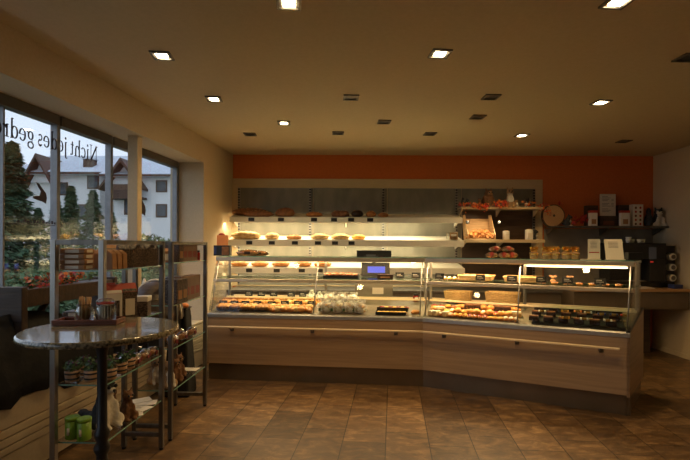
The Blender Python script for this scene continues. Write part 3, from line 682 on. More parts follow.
for side,label in (('L','long straight glass display counter on the left, full of bread and sandwiches'),('R','angled glass display counter on the right, with cakes and pastries')):
    c=FP(side,.5,.4); D=thing('display_counter',label,'display counter',(c.x,c.y,0))
    def part(nm,m,pr,t0=0,t1=1,bev=0,par=None):
        mb=prof(MB(),side,pr,t0,t1); o=mb.done(nm,m,D,True,bev); return o
    part('front_panel',front,rect(.0,.03,.185,.70),bev=.002)
    part('kick_plate',kickm,rect(.035,.055,0,.185))
    part('deck_rail',bandm,[(-.012,.70),(.04,.70),(.04,.745),(.01,.748),(-.012,.735)],bev=.002)
    part('deck',creamdeck,[(.04,.715),(.78,.80),(.78,.84),(.04,.745)],.002,.998)
    part('rear_rail',railm,rect(.765,.795,.84,.87),.01,.99,.002)
    part('rear_panel',drawm,rect(.78,.80,0,.80),.01,.99)
    br=part('bag_rail',railm,rect(-.125,-.075,.603,.618),.015 if side=='L' else .0,1 if side=='L' else .965,.003)
    for t in ((.12,.5,.88) if side=='L' else (.12,.5,.88)):
        p=FP(side,t,-.09); q=FP(side,t,0)
        b_=MB().tube((p.x,p.y,.595),(q.x,q.y,.57),.008).box(q.x-.02,q.x+.02,q.y-.012,q.y-.001,.55,.60).done('bracket',steel_d,D,True)
    for t0,t1 in ((.004,.496),(.504,.996)):
        part('front_glass',paneg,[(.02,.748),(.026,.748),(.246,1.35),(.24,1.35)],t0,t1)
        part('top_glass',shelfg,rect(.22,.64,1.368,1.376),t0,t1)
        part('top_glass_edge',edgeg,rect(.2185,.2199,1.368,1.376),t0,t1)
        part('glass_shelf',shelfg,rect(.195,.60,1.118,1.126),t0,t1)
    part('top_beam',beam,[(.225,1.325),(.262,1.318),(.268,1.36),(.232,1.366)],bev=.005)
    part('shelf_beam',beam,[(.160,1.083),(.20,1.080),(.205,1.117),(.168,1.12)],bev=.005)
    part('rear_shelf_beam',steel,rect(.60,.62,1.10,1.126),bev=.003)
    part('rear_top_beam',steel,rect(.62,.645,1.345,1.368),bev=.003)
    part('lamp_tube',tube,rect(.272,.292,1.335,1.350),.02,.98)
    if side=='R': part('front_lamp',tube,[(.232,1.303),(.250,1.299),(.256,1.314),(.238,1.316)],.53,.97)
    part('inner_rail',railm,rect(.50,.52,.862,.882),.01,.99,.002)
    tl=(.012,.5,.985)
    for t in tl:
        p=FP(side,t,.61); MB().box(p.x-.014,p.x+.014,p.y-.014,p.y+.014,DZ(.61),1.345).done('post',steel,D,True,.003)
        a=FP(side,t,GS(.76)+.012); b=FP(side,t,GS(1.34)+.012); MB().tube((a.x,a.y,.76),(b.x,b.y,1.34),.007).done('glass_strut',steel,D,True)
    if side=='R':
        e=MB(); P0=FP('R',1,0);P1=FP('R',1,.80); q0=FP('R',.988,0);q1=FP('R',.988,.80)
        e.loft([(P0.x,P0.y,.17),(P1.x,P1.y,.17),(P1.x,P1.y,.86),(P0.x,P0.y,.735)],[(q0.x,q0.y,.17),(q1.x,q1.y,.17),(q1.x,q1.y,.86),(q0.x,q0.y,.735)])
        o_=e.done('end_panel',front,D,True); bmesh
        e=MB(); e.loft([(P0.x,P0.y,.738),(P1.x,P1.y,.863),(P1.x,P1.y,.885),(P0.x,P0.y,.76)],[(q0.x-.01,q0.y,.738),(q1.x-.01,q1.y,.863),(q1.x-.01,q1.y,.885),(q0.x-.01,q0.y,.76)]); e.done('end_cap',black,D,True)
        P0=FP('R',.99,.03);P1=FP('R',.99,.79); e=MB(); e.loft([(P0.x,P0.y,0),(P1.x,P1.y,0),(P1.x,P1.y,.17),(P0.x,P0.y,.17)],[(P0.x-.02,P0.y,0),(P1.x-.02,P1.y,0),(P1.x-.02,P1.y,.17),(P0.x-.02,P0.y,.17)]); e.done('end_kick',kickm,D,True)
    else:
        prof(MB(),'L',[(0,.17),(.8,.17),(.8,.84),(0,.735)],0,.004).done('end_panel',front,D,True)
    te=0 if side=='L' else .996
    pts=[(.03,.765),(.62,.84),(.62,1.36),(.245,1.35)]
    prof(MB(),side,pts,te,te+.003).done('end_glass',paneg,D,True)
def strip(side,t0,t1,s,z,e,tilt=-.3):
    a=FP(side,t0,s);b=FP(side,t1,s);c=(a+b)/2
    area((c.x,c.y,z),(b-a).length,.03,e,(1,.70,.36),(tilt,0,ANG[side]))
strip('L',.03,.97,.30,1.325,15); strip('R',.03,.55,.30,1.325,12); strip('R',.55,.97,.30,1.325,4)
strip('L',.03,.97,.34,1.09,6,-.3); strip('R',.03,.55,.36,1.09,5,-.2)
for sd,e in (('L',6),('R',4)): strip(sd,.03,.97 if sd=='L' else .55,.55,1.32,e,.2)  # added rear strips without a tube, to brighten the goods at the back
# ---- goods in the cases
def G(side,t,s,z=None): p=FP(side,t,s); return (p.x,p.y,(DZ(s)+.002) if z is None else z)
def card():
    r=empty('price_tag'); R=Matrix.Rotation(-.25,4,'X'); MB().box(-.036,.036,-.002,.002,.012,.058,R).done('board',black,r)
    MB().box(-.03,.03,-.012,.016,0,.004).done('foot',steel_d,r); MB().box(-.004,.004,-.003,.001,.003,.02).done('stem',steel_d,r)
    MB().box(-.024,.010,-.0035,-.0022,.040,.044,R).box(-.024,.022,-.0035,-.0022,.028,.031,R).done('scribbles',cardm,r); return r
def tags(side,ts,s,z,where):
    for i,t in enumerate(ts): spawn('tag',card,G(side,t,s,z),ANG[side],'black price tag %s, %s from left'%(where,ORD[i]),'price tag','black price tags in the counters',1.35)
def tray(w,d,h,m,nm='plastic_tray'):
    def f():
        r=empty(nm); MB().box(-w/2,w/2,-d/2,d/2,0,.004).done('base',m,r)
        MB().box(-w/2,w/2,-d/2,-d/2+.003,.004,h).box(-w/2,w/2,d/2-.003,d/2,.004,h).box(-w/2,-w/2+.003,-d/2+.003,d/2-.003,.004,h).box(w/2-.003,w/2,-d/2+.003,d/2-.003,.004,h).done('rim',m,r); return r
    return f
rolls_lbl='bread rolls in the clear trays of the left counter'
for k in range(4):
    t=.055+k*.063*1.0
    spawn('ptray',tray(.135,.16,.045,foil),G('L',t,.17),AL,'clear plastic tray of rolls at the front, %s from the left end'%ORD[k],'tray','clear trays in the left counter',tilt=.0)
    for j in range(6):
        tt=t+(-.018,0,.018)[j%3]; s=.135+.065*(j//3)
        spawn(('rollA','rollB')[k%2],roll((golden,crust)[k%2],seed=k),(*G('L',tt,s)[:2],DZ(s)+.012),random.uniform(0,3),'golden bread roll in the %s clear tray from the left'%ORD[k],'bread roll','rolls in the %s clear tray'%ORD[k],1.3)
tags('L',[.03,.085,.14,.20,.27],.27,None,'behind the clear trays')
for i in range(14):
    t=.02+.036*(i%7); spawn('crs',croissant(),G('L',t,.42+.13*(i//7)),AL+random.uniform(-.4,.4),'golden croissant behind the tags, left counter, %s row, %s from left'%(['front','rear'][i//7],ORD[i%7]),'croissant','croissants behind the clear trays',1.3)
for r_,(s,n,t0) in enumerate(((.12,7,.29),(.23,7,.285),(.43,8,.28),(.56,8,.28))):
    for i in range(n):
        t=t0+i*.029; kk=(r_+i)%3
        if kk==0: spawn('crs',croissant(),G('L',t,s),random.uniform(-1,1),'golden croissant in the %s row left of the middle post, %s along'%(['front','second','third','rear'][r_],ORD[i]),'croissant','pastries left of the middle post',1.3)
        elif kk==1: spawn('bunl',roll(crust_l,'sugar_bun',.038,5),G('L',t,s),random.uniform(-1,1),'pale sugared bun in the %s row left of the middle post, %s along'%(['front','second','third','rear'][r_],ORD[i]),'bun','pastries left of the middle post',1.3)
        else: spawn('bung',roll(golden,'sweet_bun',.038,6),G('L',t,s),random.uniform(-1,1),'glazed golden bun in the %s row left of the middle post, %s along'%(['front','second','third','rear'][r_],ORD[i]),'bun','pastries left of the middle post',1.3)
tags('L',[.33,.395,.46],.31,None,'over the pastries left of the middle post')
tags('L',[.09,.155,.22,.31,.37,.42],.755,DZ(.755)+.001,'on the rear edge of the left counter')
# plastic bags of bread rolls near t .45 (clear blob high)
def bag(inner=crust_l):
    def f():
        r=empty('bread_bag'); MB().ball((0,0,.045),(.06,.045,.04),12,8,.2,.9,2).done('contents',inner,r)
        MB().ball((0,0,.052),(.072,.055,.052),14,9,.35,.9,3).ball((.0,0,.118),(.03,.02,.022),10,6,.4).done('wrapper',wrapm,r); return r
    return f
spawn('bg',bag(),G('L',.43,.62),0,'clear bag of pale rolls behind the pastries','bread bag',None,1.0); spawn('bg',bag(),G('L',.47,.60),.4,'second clear bag of rolls beside the middle post','bread bag',None,.9)
# sandwiches in bags
def sandwich():
    r=empty('wrapped_sandwich'); MB().ball((0,0,.022),(.055,.032,.02),14,8,.1,.9).done('bottom_bun',crust_l,r); MB().ball((0,0,.055),(.053,.030,.022),14,8,.12,.6).done('top_bun',crust_l,r)
    m=MB()
    for k in range(7): m.leaf((-.040+.013*k,-.029,.04),.009,k,1.2,.2*(k%3))
    m.done('lettuce',leafl,r); MB().box(-.046,.046,-.027,.027,.034,.042).done('filling',redb if False else cream,r)
    m=MB(); m.ball((0,0,.048),(.068,.042,.050),14,9,.35,.9,7); m.loft([(-.05,0,.085),(.05,0,.085),(.05,.006,.085),(-.05,.006,.085)],[(-.062,0,.125),(.06,.01,.12),(.06,.014,.12),(-.062,.006,.125)]); m.done('wrapper',wrapm,r)
    MB().box(-.050,-.030,-.043,-.041,.02,.045).done('sticker',leafg,r); return r
i=0
for s in (.12,.28):
    for t in (.545,.60,.655,.705):
        if s==.28 and t>.7: continue
        spawn('sand',sandwich,G('L',t,s,DZ(s)+(.0 if s<.2 else .04)),AL+random.uniform(-.3,.3),'wrapped roll sandwich right of the middle post, %s row, %s along'%('front' if s<.2 else 'rear',ORD[i%4]),'sandwich','wrapped sandwiches',1.3); i+=1
def dtray(w,d): return tray(w,d,.03,black,'black_tray')
def tart(m,nm='fruit_tart'):
    def f():
        r=empty(nm); MB().lathe([(.026,0),(.034,.018),(.030,.018),(.028,.014)],n=14).done('pastry_case',golden,r); MB().ball((0,0,.016),(.029,.029,.012),12,6,.1).done('topping',m,r); return r
    return f
spawn('bt',dtray(.33,.13),G('L',.85,.115),AL,'black tray of yellow tarts at the front of the left counter','tray')
for i in range(7): spawn('ty',tart(yellowc),(*G('L',.80+i*.0185,.10)[:2],DZ(.10)+.010),0,'yellow custard tart in the front black tray, %s from left'%ORD[i],'tart','yellow tarts in the black tray')
spawn('bt',dtray(.33,.13),G('L',.85,.30),AL,'black tray of red tarts behind the yellow ones','tray')
for i in range(7): spawn(('tr','ty')[i%2],tart((redb,yellowc)[i%2]),(*G('L',.80+i*.0185,.30)[:2],DZ(.30)+.010),0,'small fruit tart in the rear black tray, %s from left'%ORD[i],'tart','tarts in the rear black tray')
tag(MB().box(-.17,.17,-.004,.004,0,.05).done('black_divider',black),'low black divider strip between the two tart trays','divider')
d_=bpy.data.objects['black_divider']; d_.location=G('L',.85,.205); d_.rotation_euler=(0,0,AL)
spawn('crs',croissant(),G('L',.96,.14),.3,'single croissant beside the corner strut in the left counter','croissant')
# items standing behind on rear and shelf
def muffin():
    r=empty('chocolate_muffin'); MB().lathe([(.022,0),(.030,.035)],n=14).done('paper_case',choc,r); MB().ball((0,0,.038),(.034,.034,.022),12,8,.15).done('top',crust_d,r); return r
spawn('bt2',tray(.40,.22,.03,black,'black_tray'),G('L',.60,.36,1.127),AL,'black tray of dark muffins on the glass shelf of the left counter','tray')
for i in range(9): spawn('muf',muffin,G('L',.535+(i%5)*.033,.31+.10*(i//5),1.132),0,'dark muffin on the black tray, %s row, %s from left'%('front' if i<5 else 'rear',ORD[i%5]),'muffin','muffins on the glass shelf')
tags('L',[.88,.955],.28,1.127,'on the glass shelf of the left counter')
spawn('kbx',lambda:tin(-.09,.09,-.03,.03,0,.05,choc,'chocolate_box','x','box',None,kraft),G('L',.81,.32,1.127),AL,'brown chocolate box on the glass shelf left of two tags','box')
# register
rg=thing('cash_register','till with blue touch screen, grey stand box and black customer display','cash register',(*FP('L',.72,.72),.90))
p=FP('L',.76,.74)
MB().box(-.24,.24,.0,.12,0,.16).done('housing',mat('till_grey',(.20,.175,.13),(.17,.15,.11),12,.5),rg,bevel=.004)
MB().box(-.02,.12,-.0025,0,.03,.11).done('rear_label',cardm,rg)
MB().box(-.19,.19,.03,.09,.16,.20).done('base_plinth',black,rg)
MB().box(-.02,.02,.05,.08,.2,.46).done('pole',black,rg)
R=Matrix.Translation((0,.0,.28))@Matrix.Rotation(-.15,4,'X')
MB().box(-.16,.20,.02,.045,-.03,.15,R).done('screen_housing',black,rg,bevel=.003)
MB().box(-.08,.14,.016,.0195,.02,.10,R).done('screen',scr_b,rg)
MB().box(-.22,.22,.03,.07,.43,.58).done('customer_display',black,rg,bevel=.004)
MB().box(-.13,.05,.027,.0295,.48,.51).box(-.10,.02,.027,.0295,.51,.53).done('display_digits',scr_g,rg); MB().box(.07,.11,.027,.0295,.475,.50).done('display_badge',led,rg)
rg.location=(FP('L',.72,.86).x,FP('L',.72,.86).y,.865); rg.rotation_euler=(0,0,AL*.5)
def jam():
    r=empty('jam_jar'); MB().lathe([(.030,0),(.034,.006),(.034,.06),(.028,.07)],n=16).done('jar',redb,r); MB().lathe([(.031,.07),(.032,.088),(.028,.09)],n=16).done('lid',black,r); MB().box(-.02,.02,-.036,-.034,.02,.05).done('label',whitep,r); return r
spawn('jam',jam,G('L',.935,.70,DZ(.70)+.002),0,'dark red jam jar right of the grey till box','jar')
tin(*(lambda q:(q.x-.03,q.x+.03,q.y-.03,q.y+.03,.90,.95))(FP('L',.985,1.15)),whitep,'tissue_box','small pale carton on the back counter near the jam jar','box') if False else None

# ---- right case goods
def slice_(m1,m2,nm='cake_slice'):
    def f():
        r=empty(nm); MB().loft([(-.04,-.02,0),(.04,-.03,0),(.04,.03,0),(-.04,.02,0)],[(-.04,-.02,.035),(.04,-.03,.035),(.04,.03,.035),(-.04,.02,.035)]).done('sponge',m1,r,bevel=.003)
        MB().box(-.038,.038,-.02,.02,.035,.047).done('topping',m2,r,bevel=.004); return r
    return f
def eclair(m,top):
    def f():
        r=empty('eclair'); MB().ball((0,0,.016),(.022,.060,.018),12,8,.08,.9).done('choux',m,r); MB().ball((0,0,.022),(.018,.054,.016),12,8,.05,.0).done('icing',top,r); return r
    return f
kinds=[('ecl1',eclair(golden,cream),'cream topped eclair','eclair'),('ecl2',eclair(golden,yellowc),'yellow iced eclair','eclair'),('tr',tart(redb),'red berry tart','tart'),('ecl3',eclair(golden,redb),'red glazed eclair','eclair'),('ty',tart(yellowc),'yellow fruit tart','tart'),('slw',slice_(crust_l,cream),'white topped cake slice','cake slice'),('crs',croissant(),'golden croissant','croissant'),('slc',slice_(choc,crust_d),'dark chocolate slice','cake slice'),('bung',roll(golden,'sweet_bun',.038,6),'golden bun','bun')]
fr_seq=[5,5,0,5,0,1,1,1,3,3,3,3,4,4,4,0,0,0]
for i,kd in enumerate(fr_seq):
    key,bd,nm,ct=kinds[kd]; spawn(key,bd,G('R',.045+i*.0262,.115),AR+(1.2 if kd==5 else 0),'%s at the front of the angled counter, %s from the corner'%(nm,ORD[i] if i<16 else ['seventeenth','eighteenth'][i-16]),ct,'front row of pastries in the angled counter',1.15)
for i in range(14):
    kd=[8,5,4,0,8,4,6,8,0,8,3,6,8,5][i]; key,bd,nm,ct=kinds[kd]; spawn(key,bd,G('R',.05+i*.033,.27),AR,'%s in the second row of the angled counter, %s from the corner'%(nm,ORD[i]),ct,'second row of pastries in the angled counter',1.25)
for i in range(12):
    kd=[2,2,4,2,6,7,7,8,8,7,7,6][i]; key,bd,nm,ct=kinds[kd]; spawn(key,bd,G('R',.04+i*.038,.46),AR,'%s in the rear row of the angled counter, %s from the corner'%(nm,ORD[i]),ct,'rear row of pastries in the angled counter',1.25)
# white dividing plates for rear rows
for i,(t,s,w) in enumerate(((.25,.37,.75),(.25,.56,.75),(.76,.37,.80))):
    o_=MB().box(-w/2,w/2,-.012,.012,0,.012).done('tray_edge',railm); tag(o_,'thin pale ledge between pastry rows, %s'%['left half, nearer the front','left half, nearer the rear','right half of the angled counter'][i],'ledge'); o_.location=G('R',t,s); o_.rotation_euler=(0,0,AR)
bluem=MATS['blue_pack']
spawn('lt',tray(.78,.62,.025,black,'black_tray'),G('R',.75,.36),AR,'wide black tray of chocolate goods at the right end','tray')
PROTO['lt'].rotation_euler=(math.atan(.095/.74),0,AR); PROTO['lt'].location.z+=.002
for i in range(18):
    kd=7; key,bd,nm,ct=kinds[kd]; t=.57+(i%6)*.068; s=.16+.19*(i//6)
    spawn(key,bd,(*G('R',t,s)[:2],DZ(s)+.012),AR,'dark chocolate cake slice on the wide black tray, %s row, %s from left'%(['front','middle','rear'][i//6],ORD[i%6]),ct,'chocolate slices on the wide black tray',1.1)
packs=[(.60,.30,cream),(.70,.36,yellowc),(.755,.38,orangep),(.80,.36,whitep),(.86,.33,bluem),(.91,.33,bluem),(.955,.33,redp),(.72,.12,yellowc),(.80,.12,whitep),(.90,.12,whitep)]
nm_={cream:'cream',yellowc:'yellow',orangep:'orange',whitep:'white',bluem:'blue',redp:'red'}
for i,(t,s,m) in enumerate(packs):
    o_=thing('chocolate_bar','small %s packet in the angled counter right end, %s'%(nm_[m],['near its post','behind the front row','centre','right of centre','left of two blue ones','right of two blue ones','farthest right','front row left','front row middle','front row right'][i]),'packet',(*G('R',t,s)[:2],DZ(s)+.062 if s>.2 else DZ(s)+.06),AR)
    MB().box(-.035,.035,-.02,.02,0,.018).done('wrapper',m,o_,bevel=.003); MB().box(-.02,.02,-.021,.021,.0,.0185).done('band',gold,o_)
tags('R',[.08,.30,.46,.60,.72,.86],.23,1.127,'on the glass shelf of the angled counter')
tags('R',[.12,.34],.60,DZ(.6)+.002,'deep in the angled counter')
def basket(w,d,h):
    def f():
        r=empty('wicker_basket'); m=MB()
        m.loft([(-w/2*.9,-d/2*.9,0),(w/2*.9,-d/2*.9,0),(w/2*.9,d/2*.9,0),(-w/2*.9,d/2*.9,0)],[(-w/2*.91,-d/2*.91,.006),(w/2*.91,-d/2*.91,.006),(w/2*.91,d/2*.91,.006),(-w/2*.91,d/2*.91,.006)]).done('bottom',wicker,r)
        m=MB()
        for k in range(7):
            z=.006+(h-.006)*k/6.5; f_=.9+.1*k/6.5; x=w/2*f_; y=d/2*f_; rr=h/13*1.05
            for p,q in (((-x,-y),(x,-y)),((x,-y),(x,y)),((x,y),(-x,y)),((-x,y),(-x,-y))): m.tube((*p,z),(*q,z),rr,6)
        m.done('woven_side',wicker,r)
        m=MB(); x=w/2;y=d/2
        for p,q in (((-x,-y),(x,-y)),((x,-y),(x,y)),((x,y),(-x,y)),((-x,y),(-x,-y))): m.tube((*p,h),(*q,h),.008,7)
        m.done('rim',wicker,r); return r
    return f
spawn('bk1',basket(.29,.18,.115),G('R',.16,.70,DZ(.70)+.025),AR,'left empty wicker basket standing low behind the cakes','basket'); spawn('bk2',basket(.36,.18,.125),G('R',.39,.70,DZ(.70)+.025),AR,'wider right wicker basket standing low behind the cakes','basket')
spawn('bk3',basket(.36,.24,.05),G('R',.27,.42,1.132),AR,'shallow wicker basket of buns on the glass shelf','basket'); spawn('bk3',basket(.36,.24,.05),G('R',.50,.42,1.132),AR,'shallow wicker basket of orange snacks on the glass shelf','basket')
for i in range(8): spawn('bunl',roll(crust_l,'sugar_bun',.038,5),G('R',.22+.034*(i%4),.37+.09*(i//4),1.142),i,'pale bun in the shallow basket on the glass shelf','bun','buns in the shallow basket',1.05)
for i in range(18): spawn('nut',roll(golden,'snack_ball',.02,9),G('R',.43+.028*(i%6),.35+.055*(i//6),1.142),i,'orange snack ball in the right shallow basket','snack','orange snack balls in the shallow basket')
for i in range(5): spawn('ecl1',kinds[0][1],G('R',.10+.028*i,.38,1.127),AR,'cream eclair on the glass shelf near the corner, %s from left'%ORD[i],'eclair','eclairs on the glass shelf')
for i in range(7): spawn('pral',tart(choc,'praline'),G('R',.60+.055*i,.33,1.127),AR,'dark praline tart on the glass shelf at the right, %s from left'%ORD[i],'tart','dark tarts on the glass shelf')
for i in range(2): spawn('bowt',lambda:MB().ball((0,0,.02),(.03,.03,.02),10,6).ball((0,0,.055),(.012,.012,.02),8,6).leaf((-.02,0,.07),.02,0,1.2,0).leaf((.02,0,.07),.02,1,1.2,0).done('praline_bag',kraft),G('R',.64+.075*i,.45,1.127),AR,'small brown tied praline bag on the glass shelf, %s from left'%ORD[i],'praline bag','brown praline bags')
# ---- on top of the case
ZT=1.377
def pl(side,x,s,z=ZT):
    best=None
    for k in range(401):
        t=k/400; p=FP(side,t,s); xx=345+F*p.x/p.y
        if best is None or abs(xx-x)<best[0]: best=(abs(xx-x),t)
    return G(side,best[1],s,z)
def lbag():
    r=empty('wrapped_bread'); MB().ball((0,0,.032),(.12,.045,.034),16,9,.15,.9).done('loaf',golden,r); MB().ball((0,0,.035),(.14,.052,.040),16,9,.3,.9,4).done('wrapper',foil,r); MB().box(-.035,.035,-.053,-.045,.02,.055).done('sticker',choc,r); return r
spawn('lb',lbag,pl('L',248,.42),0,'long wrapped loaf on the counter top, left of two','bread'); spawn('lb',lbag,pl('L',259,.50),.1,'long wrapped loaf on the counter top, right of two','bread',None,.8)
bb=thing('gift_bag','black gift box with orange bag behind, on the left counter end','gift box',pl('L',223.5,.46))
MB().box(-.11,.085,-.05,.05,0,.125).done('box',black,bb,bevel=.003); MB().box(-.01,.075,-.0515,-.0503,.01,.11).done('window_print',crust_d,bb)
MB().box(-.10,.03,.052,.10,0,.25).done('orange_bag',orangep,bb,bevel=.004); MB().ball((-.045,.075,.255),(.04,.02,.022)).done('seal',redp,bb); MB().box(-.108,-.075,-.0515,-.0503,.02,.11).done('blue_edge',bluem,bb)
def redloaf():
    r=empty('wrapped_fruit_bread'); MB().ball((0,0,.03),(.062,.04,.03),14,8,.1,.9).done('loaf',crust,r); MB().ball((0,0,.031),(.072,.046,.035),14,8,.2,.9,6).done('wrapper',foil,r); MB().ball((.0,-.008,.035),(.035,.042,.032),10,8).done('red_band',redp,r); return r
q=pl('R',497,.45)
for i,(x,s,z,l) in enumerate(((492,.42,0,'lower left'),(504,.42,0,'lower middle'),(512,.46,0,'lower right'),(496,.44,.062,'upper left'),(508,.44,.062,'upper right'))):
    spawn('rl',redloaf,pl('R',x,s,ZT+z),AR+.1*i,'wrapped red banded fruit bread on the counter top, %s of five'%l,'bread','wrapped fruit breads on the counter')
def gpot():
    r=empty('praline_pot'); MB().lathe([(.030,0),(.034,.004),(.038,.055),(.036,.06)],n=18).done('pot',potm,r); MB().lathe([(.0385,.036),(.0390,.040),(.0390,.046),(.0385,.05)],n=18).done('ribbon_band',gold,r)
    m=MB(); m.ball((0,0,.066),(.028,.028,.02),10,6,.3)
    for k in range(8): m.leaf((.018*math.cos(k*.8),.018*math.sin(k*.8),.094),.028,k,1.2,k*.8)
    m.done('gold_wrap',gold,r); return r
for i,(x,s) in enumerate(((534,.40),(546,.38),(556,.40),(566,.38),(575,.40),(552,.52))):
    spawn('gp',gpot,pl('R',x,s),i,'little wooden pot with gold foil and bow on the counter, %s'%(['leftmost of the row','second from left','third from left','fourth from left','rightmost of the row','standing behind the row'][i]),'gift pot','gold wrapped pots on the counter',1.12)
def cards(x,w,h,tilt,label,red):
    r=thing('counter_sign',label,'sign',pl('R',x,.40),AR*.5); Rm=Matrix.Rotation(tilt,4,'X')
    MB().box(-w/2,w/2,-.002,.002,.008,h,Rm).done('sheet',cardm,r); MB().box(-w/2,w/2,-.035,.04,0,.006).done('holder',foil if False else cardm,r)
    m=MB()
    for k in range(5): m.box(-w*.3,w*.25,-.0035,-.0022,h*.85-k*.014,h*.85-k*.014+.003,Rm)
    m.done('printed_lines',grease,r)
    if red: MB().box(-w*.42,w*.42,-.0036,-.0022,h*.32,h*.37,Rm).done('red_stripe',redp,r)
cards(594,.11,.20,-.03,'upright printed card with a red line on the counter',True)
cards(615,.16,.21,-.32,'leaning pale notice card, right of the red lined one',False)
tag(MB().box(-.06,.06,-.035,.035,0,.006).done('leaflet_pile',cardm),'flat pile of pale leaflets before the red lined card','leaflets').location=pl('R',588,.28)
tin(*(lambda q:(q[0]-.01,q[0]+.13,q[1],q[1]+.07,ZT,ZT+.07))(pl('R',630,.50)),black,'cash_tray','dark low box at the right end of the counter top','box')

# ------------------------------------------------------------------ shop shelves by the window
_before=set(o.name for o in COL.objects)
def rack(y0,y1,label,zs):
    xr=-1.335; xl=-1.615; t=thing('shop_rack',label,'shelf rack',((xl+xr)/2,(y0+y1)/2,0)); P=.032
    for x in (xl,xr):
        for y in (y0,y1):
            p=MB().box(x-P/2,x+P/2,y-P/2,y+P/2,.015,1.53).done('post',steel_d if y>y0 or y0>3 else steel,t,True,.003)
            q=MB().cyl(x,y,0,.016,.016,10).done('foot',black,None); q.parent=p; q.location=-Vector(t.location)
    for y in (y0,y1):
        MB().box(xl+P/2,xr-P/2,y-.014,y+.014,1.50,1.53).done('top_bar',steel_d,t,True,.002); MB().box(xl+P/2,xr-P/2,y-.014,y+.014,.095,.125).done('stretcher',steel_d,t,True,.002)
    for x in (xl,xr): MB().box(x-.012,x+.012,y0+P/2,y1-P/2,1.505,1.53).done('side_bar',steel_d,t,True,.002)
    for z in zs:
        g=MB().box(xl-.005,xr+.005,y0+.022,y1-.022,z-.008,z).done('glass_shelf',paneg,t,True)
        e=MB().box(xr+.0052,xr+.007,y0+.022,y1-.022,z-.008,z).box(xl-.005,xr+.005,y0+.0205,y0+.0218,z-.008,z).done('glass_edge',edgeg,None); e.parent=g; e.location=-Vector(t.location)
    return t
Z1=[1.355,1.015,.70,.37]
rack(2.58,3.345,'near steel rack with glass shelves, beside the granite table',Z1); rack(3.50,4.26,'far steel rack with glass shelves, towards the counter',[1.365,1.035,.70,.375])

def pouch(w,d,h,m,top=None,nm='paper_bag',win=None):
    def f():
        r=empty(nm); MB().loft([(-w/2,-d/2,0),(w/2,-d/2,0),(w/2,d/2,0),(-w/2,d/2,0)],[(-w/2,-d/2*.9,h*.8),(w/2,-d/2*.9,h*.8),(w/2,d/2*.9,h*.8),(-w/2,d/2*.9,h*.8)]).loft([(-w/2,-d/2*.9,h*.8),(w/2,-d/2*.9,h*.8),(w/2,d/2*.9,h*.8),(-w/2,d/2*.9,h*.8)],[(-w/2,-.004,h),(w/2,-.004,h),(w/2,.004,h),(-w/2,.004,h)]).done('bag',m,r,bevel=.003)
        if top: MB().loft([(-w/2-.001,-d/2*.92,h*.78),(w/2+.001,-d/2*.92,h*.78),(w/2+.001,d/2*.92,h*.78),(-w/2-.001,d/2*.92,h*.78)],[(-w/2-.001,-.007,h*1.01),(w/2+.001,-.007,h*1.01),(w/2+.001,.007,h*1.01),(-w/2-.001,.007,h*1.01)]).done('folded_top',top,r)
        if win: MB().box(-w*.32,w*.32,-d/2-.002,-d/2,h*.15,h*.6).box(w/2,w/2+.0015,-d*.3,d*.3,h*.12,h*.7).done('window',win,r)
        return r
    return f
g1='packs on the top glass shelf of the near rack'; zt=1.356
def flatpack(m,lab):
    def f():
        r=empty('biscuit_pack'); MB().box(-.075,.075,-.05,.05,0,.030).done('wrapper',m,r,bevel=.008); MB().box(-.04,.04,-.0505,-.05,.006,.024).box(.075,.0755,-.03,.03,.006,.024).done('label',lab,r,bevel=0); return r
    return f
for k in range(4): spawn('fp',flatpack(kraft,cardm),(-1.535,2.66,zt+.031*k),.05*(k%2),'flat brown biscuit pack in the stack of four, %s from the bottom'%ORD[k],'biscuit pack','stacked flat biscuit packs')
for k in range(4): spawn('pk',pouch(.042,.075,.115,kraft,None),(-1.575+.047*k,2.80,zt),.1,'brown paper biscuit bag leaning in a row, %s from the left'%ORD[k],'paper bag','brown bags on the top glass shelf')
for k in range(3): spawn('pk',pouch(.05,.075,.115,kraft,None),(-1.365,2.70+.06*k,zt),1.5,'brown paper biscuit bag at the front edge, %s from the near end'%ORD[k],'paper bag','brown bags on the top glass shelf')
for k in range(5): spawn('dk',pouch(.08,.075,.148,dotted,None,'gift_bag'),(-1.385+.02*(k%2),2.90+.096*k,zt),.75+.35*(k%2),'dark dotted bag at the front of the top shelf, %s from the near end'%ORD[k],'gift bag','dark dotted bags on the near rack')
for k in range(4): spawn('dk2',pouch(.09,.07,.145,dotted,kraft,'gift_bag',kraft),(-1.51,2.93+.10*k,zt),1.1,'dark dotted bag with brown top, rear of top shelf, %s from the near end'%ORD[k],'gift bag','brown topped dotted bags on the near rack')
z2=1.016
for k in range(3): spawn('fd',flatpack(dotted,whitep),(-1.54,2.70,z2+.031*k),.1,'dark dotted flat box with pale lid, stacked, %s from the bottom'%ORD[k],'box','stacked dotted flat boxes',1.05)
spawn('rb',pouch(.09,.10,.235,cardm,redp,'bread_mix_bag',dotted),(-1.42,2.84,z2),.7,'cream bag with red folded top, nearest on the second shelf','paper bag')
spawn('rd',pouch(.09,.10,.235,dotted,redp,'bread_mix_bag',cardm),(-1.39,2.96,z2),.8,'dark dotted bag with red top leaning beside the cream one','paper bag')
spawn('rb',None,(-1.52,2.95,z2),.5,'cream bag with red folded top, standing behind the others','paper bag')
spawn('db',pouch(.10,.09,.17,dotted,kraft,'bread_mix_bag',kraft),(-1.50,3.10,z2),.6,'dark bag with brown top behind the small lidded box','paper bag')
spawn('sb',lambda:tin(-.05,.05,-.05,.05,0,.10,dotted,'gift_box','x','box',whitep),(-1.38,3.13,z2),.2,'small dark box with pale lid at the far end of the second shelf','box')
PROTO['sb'].location=(-1.38,3.13,z2)
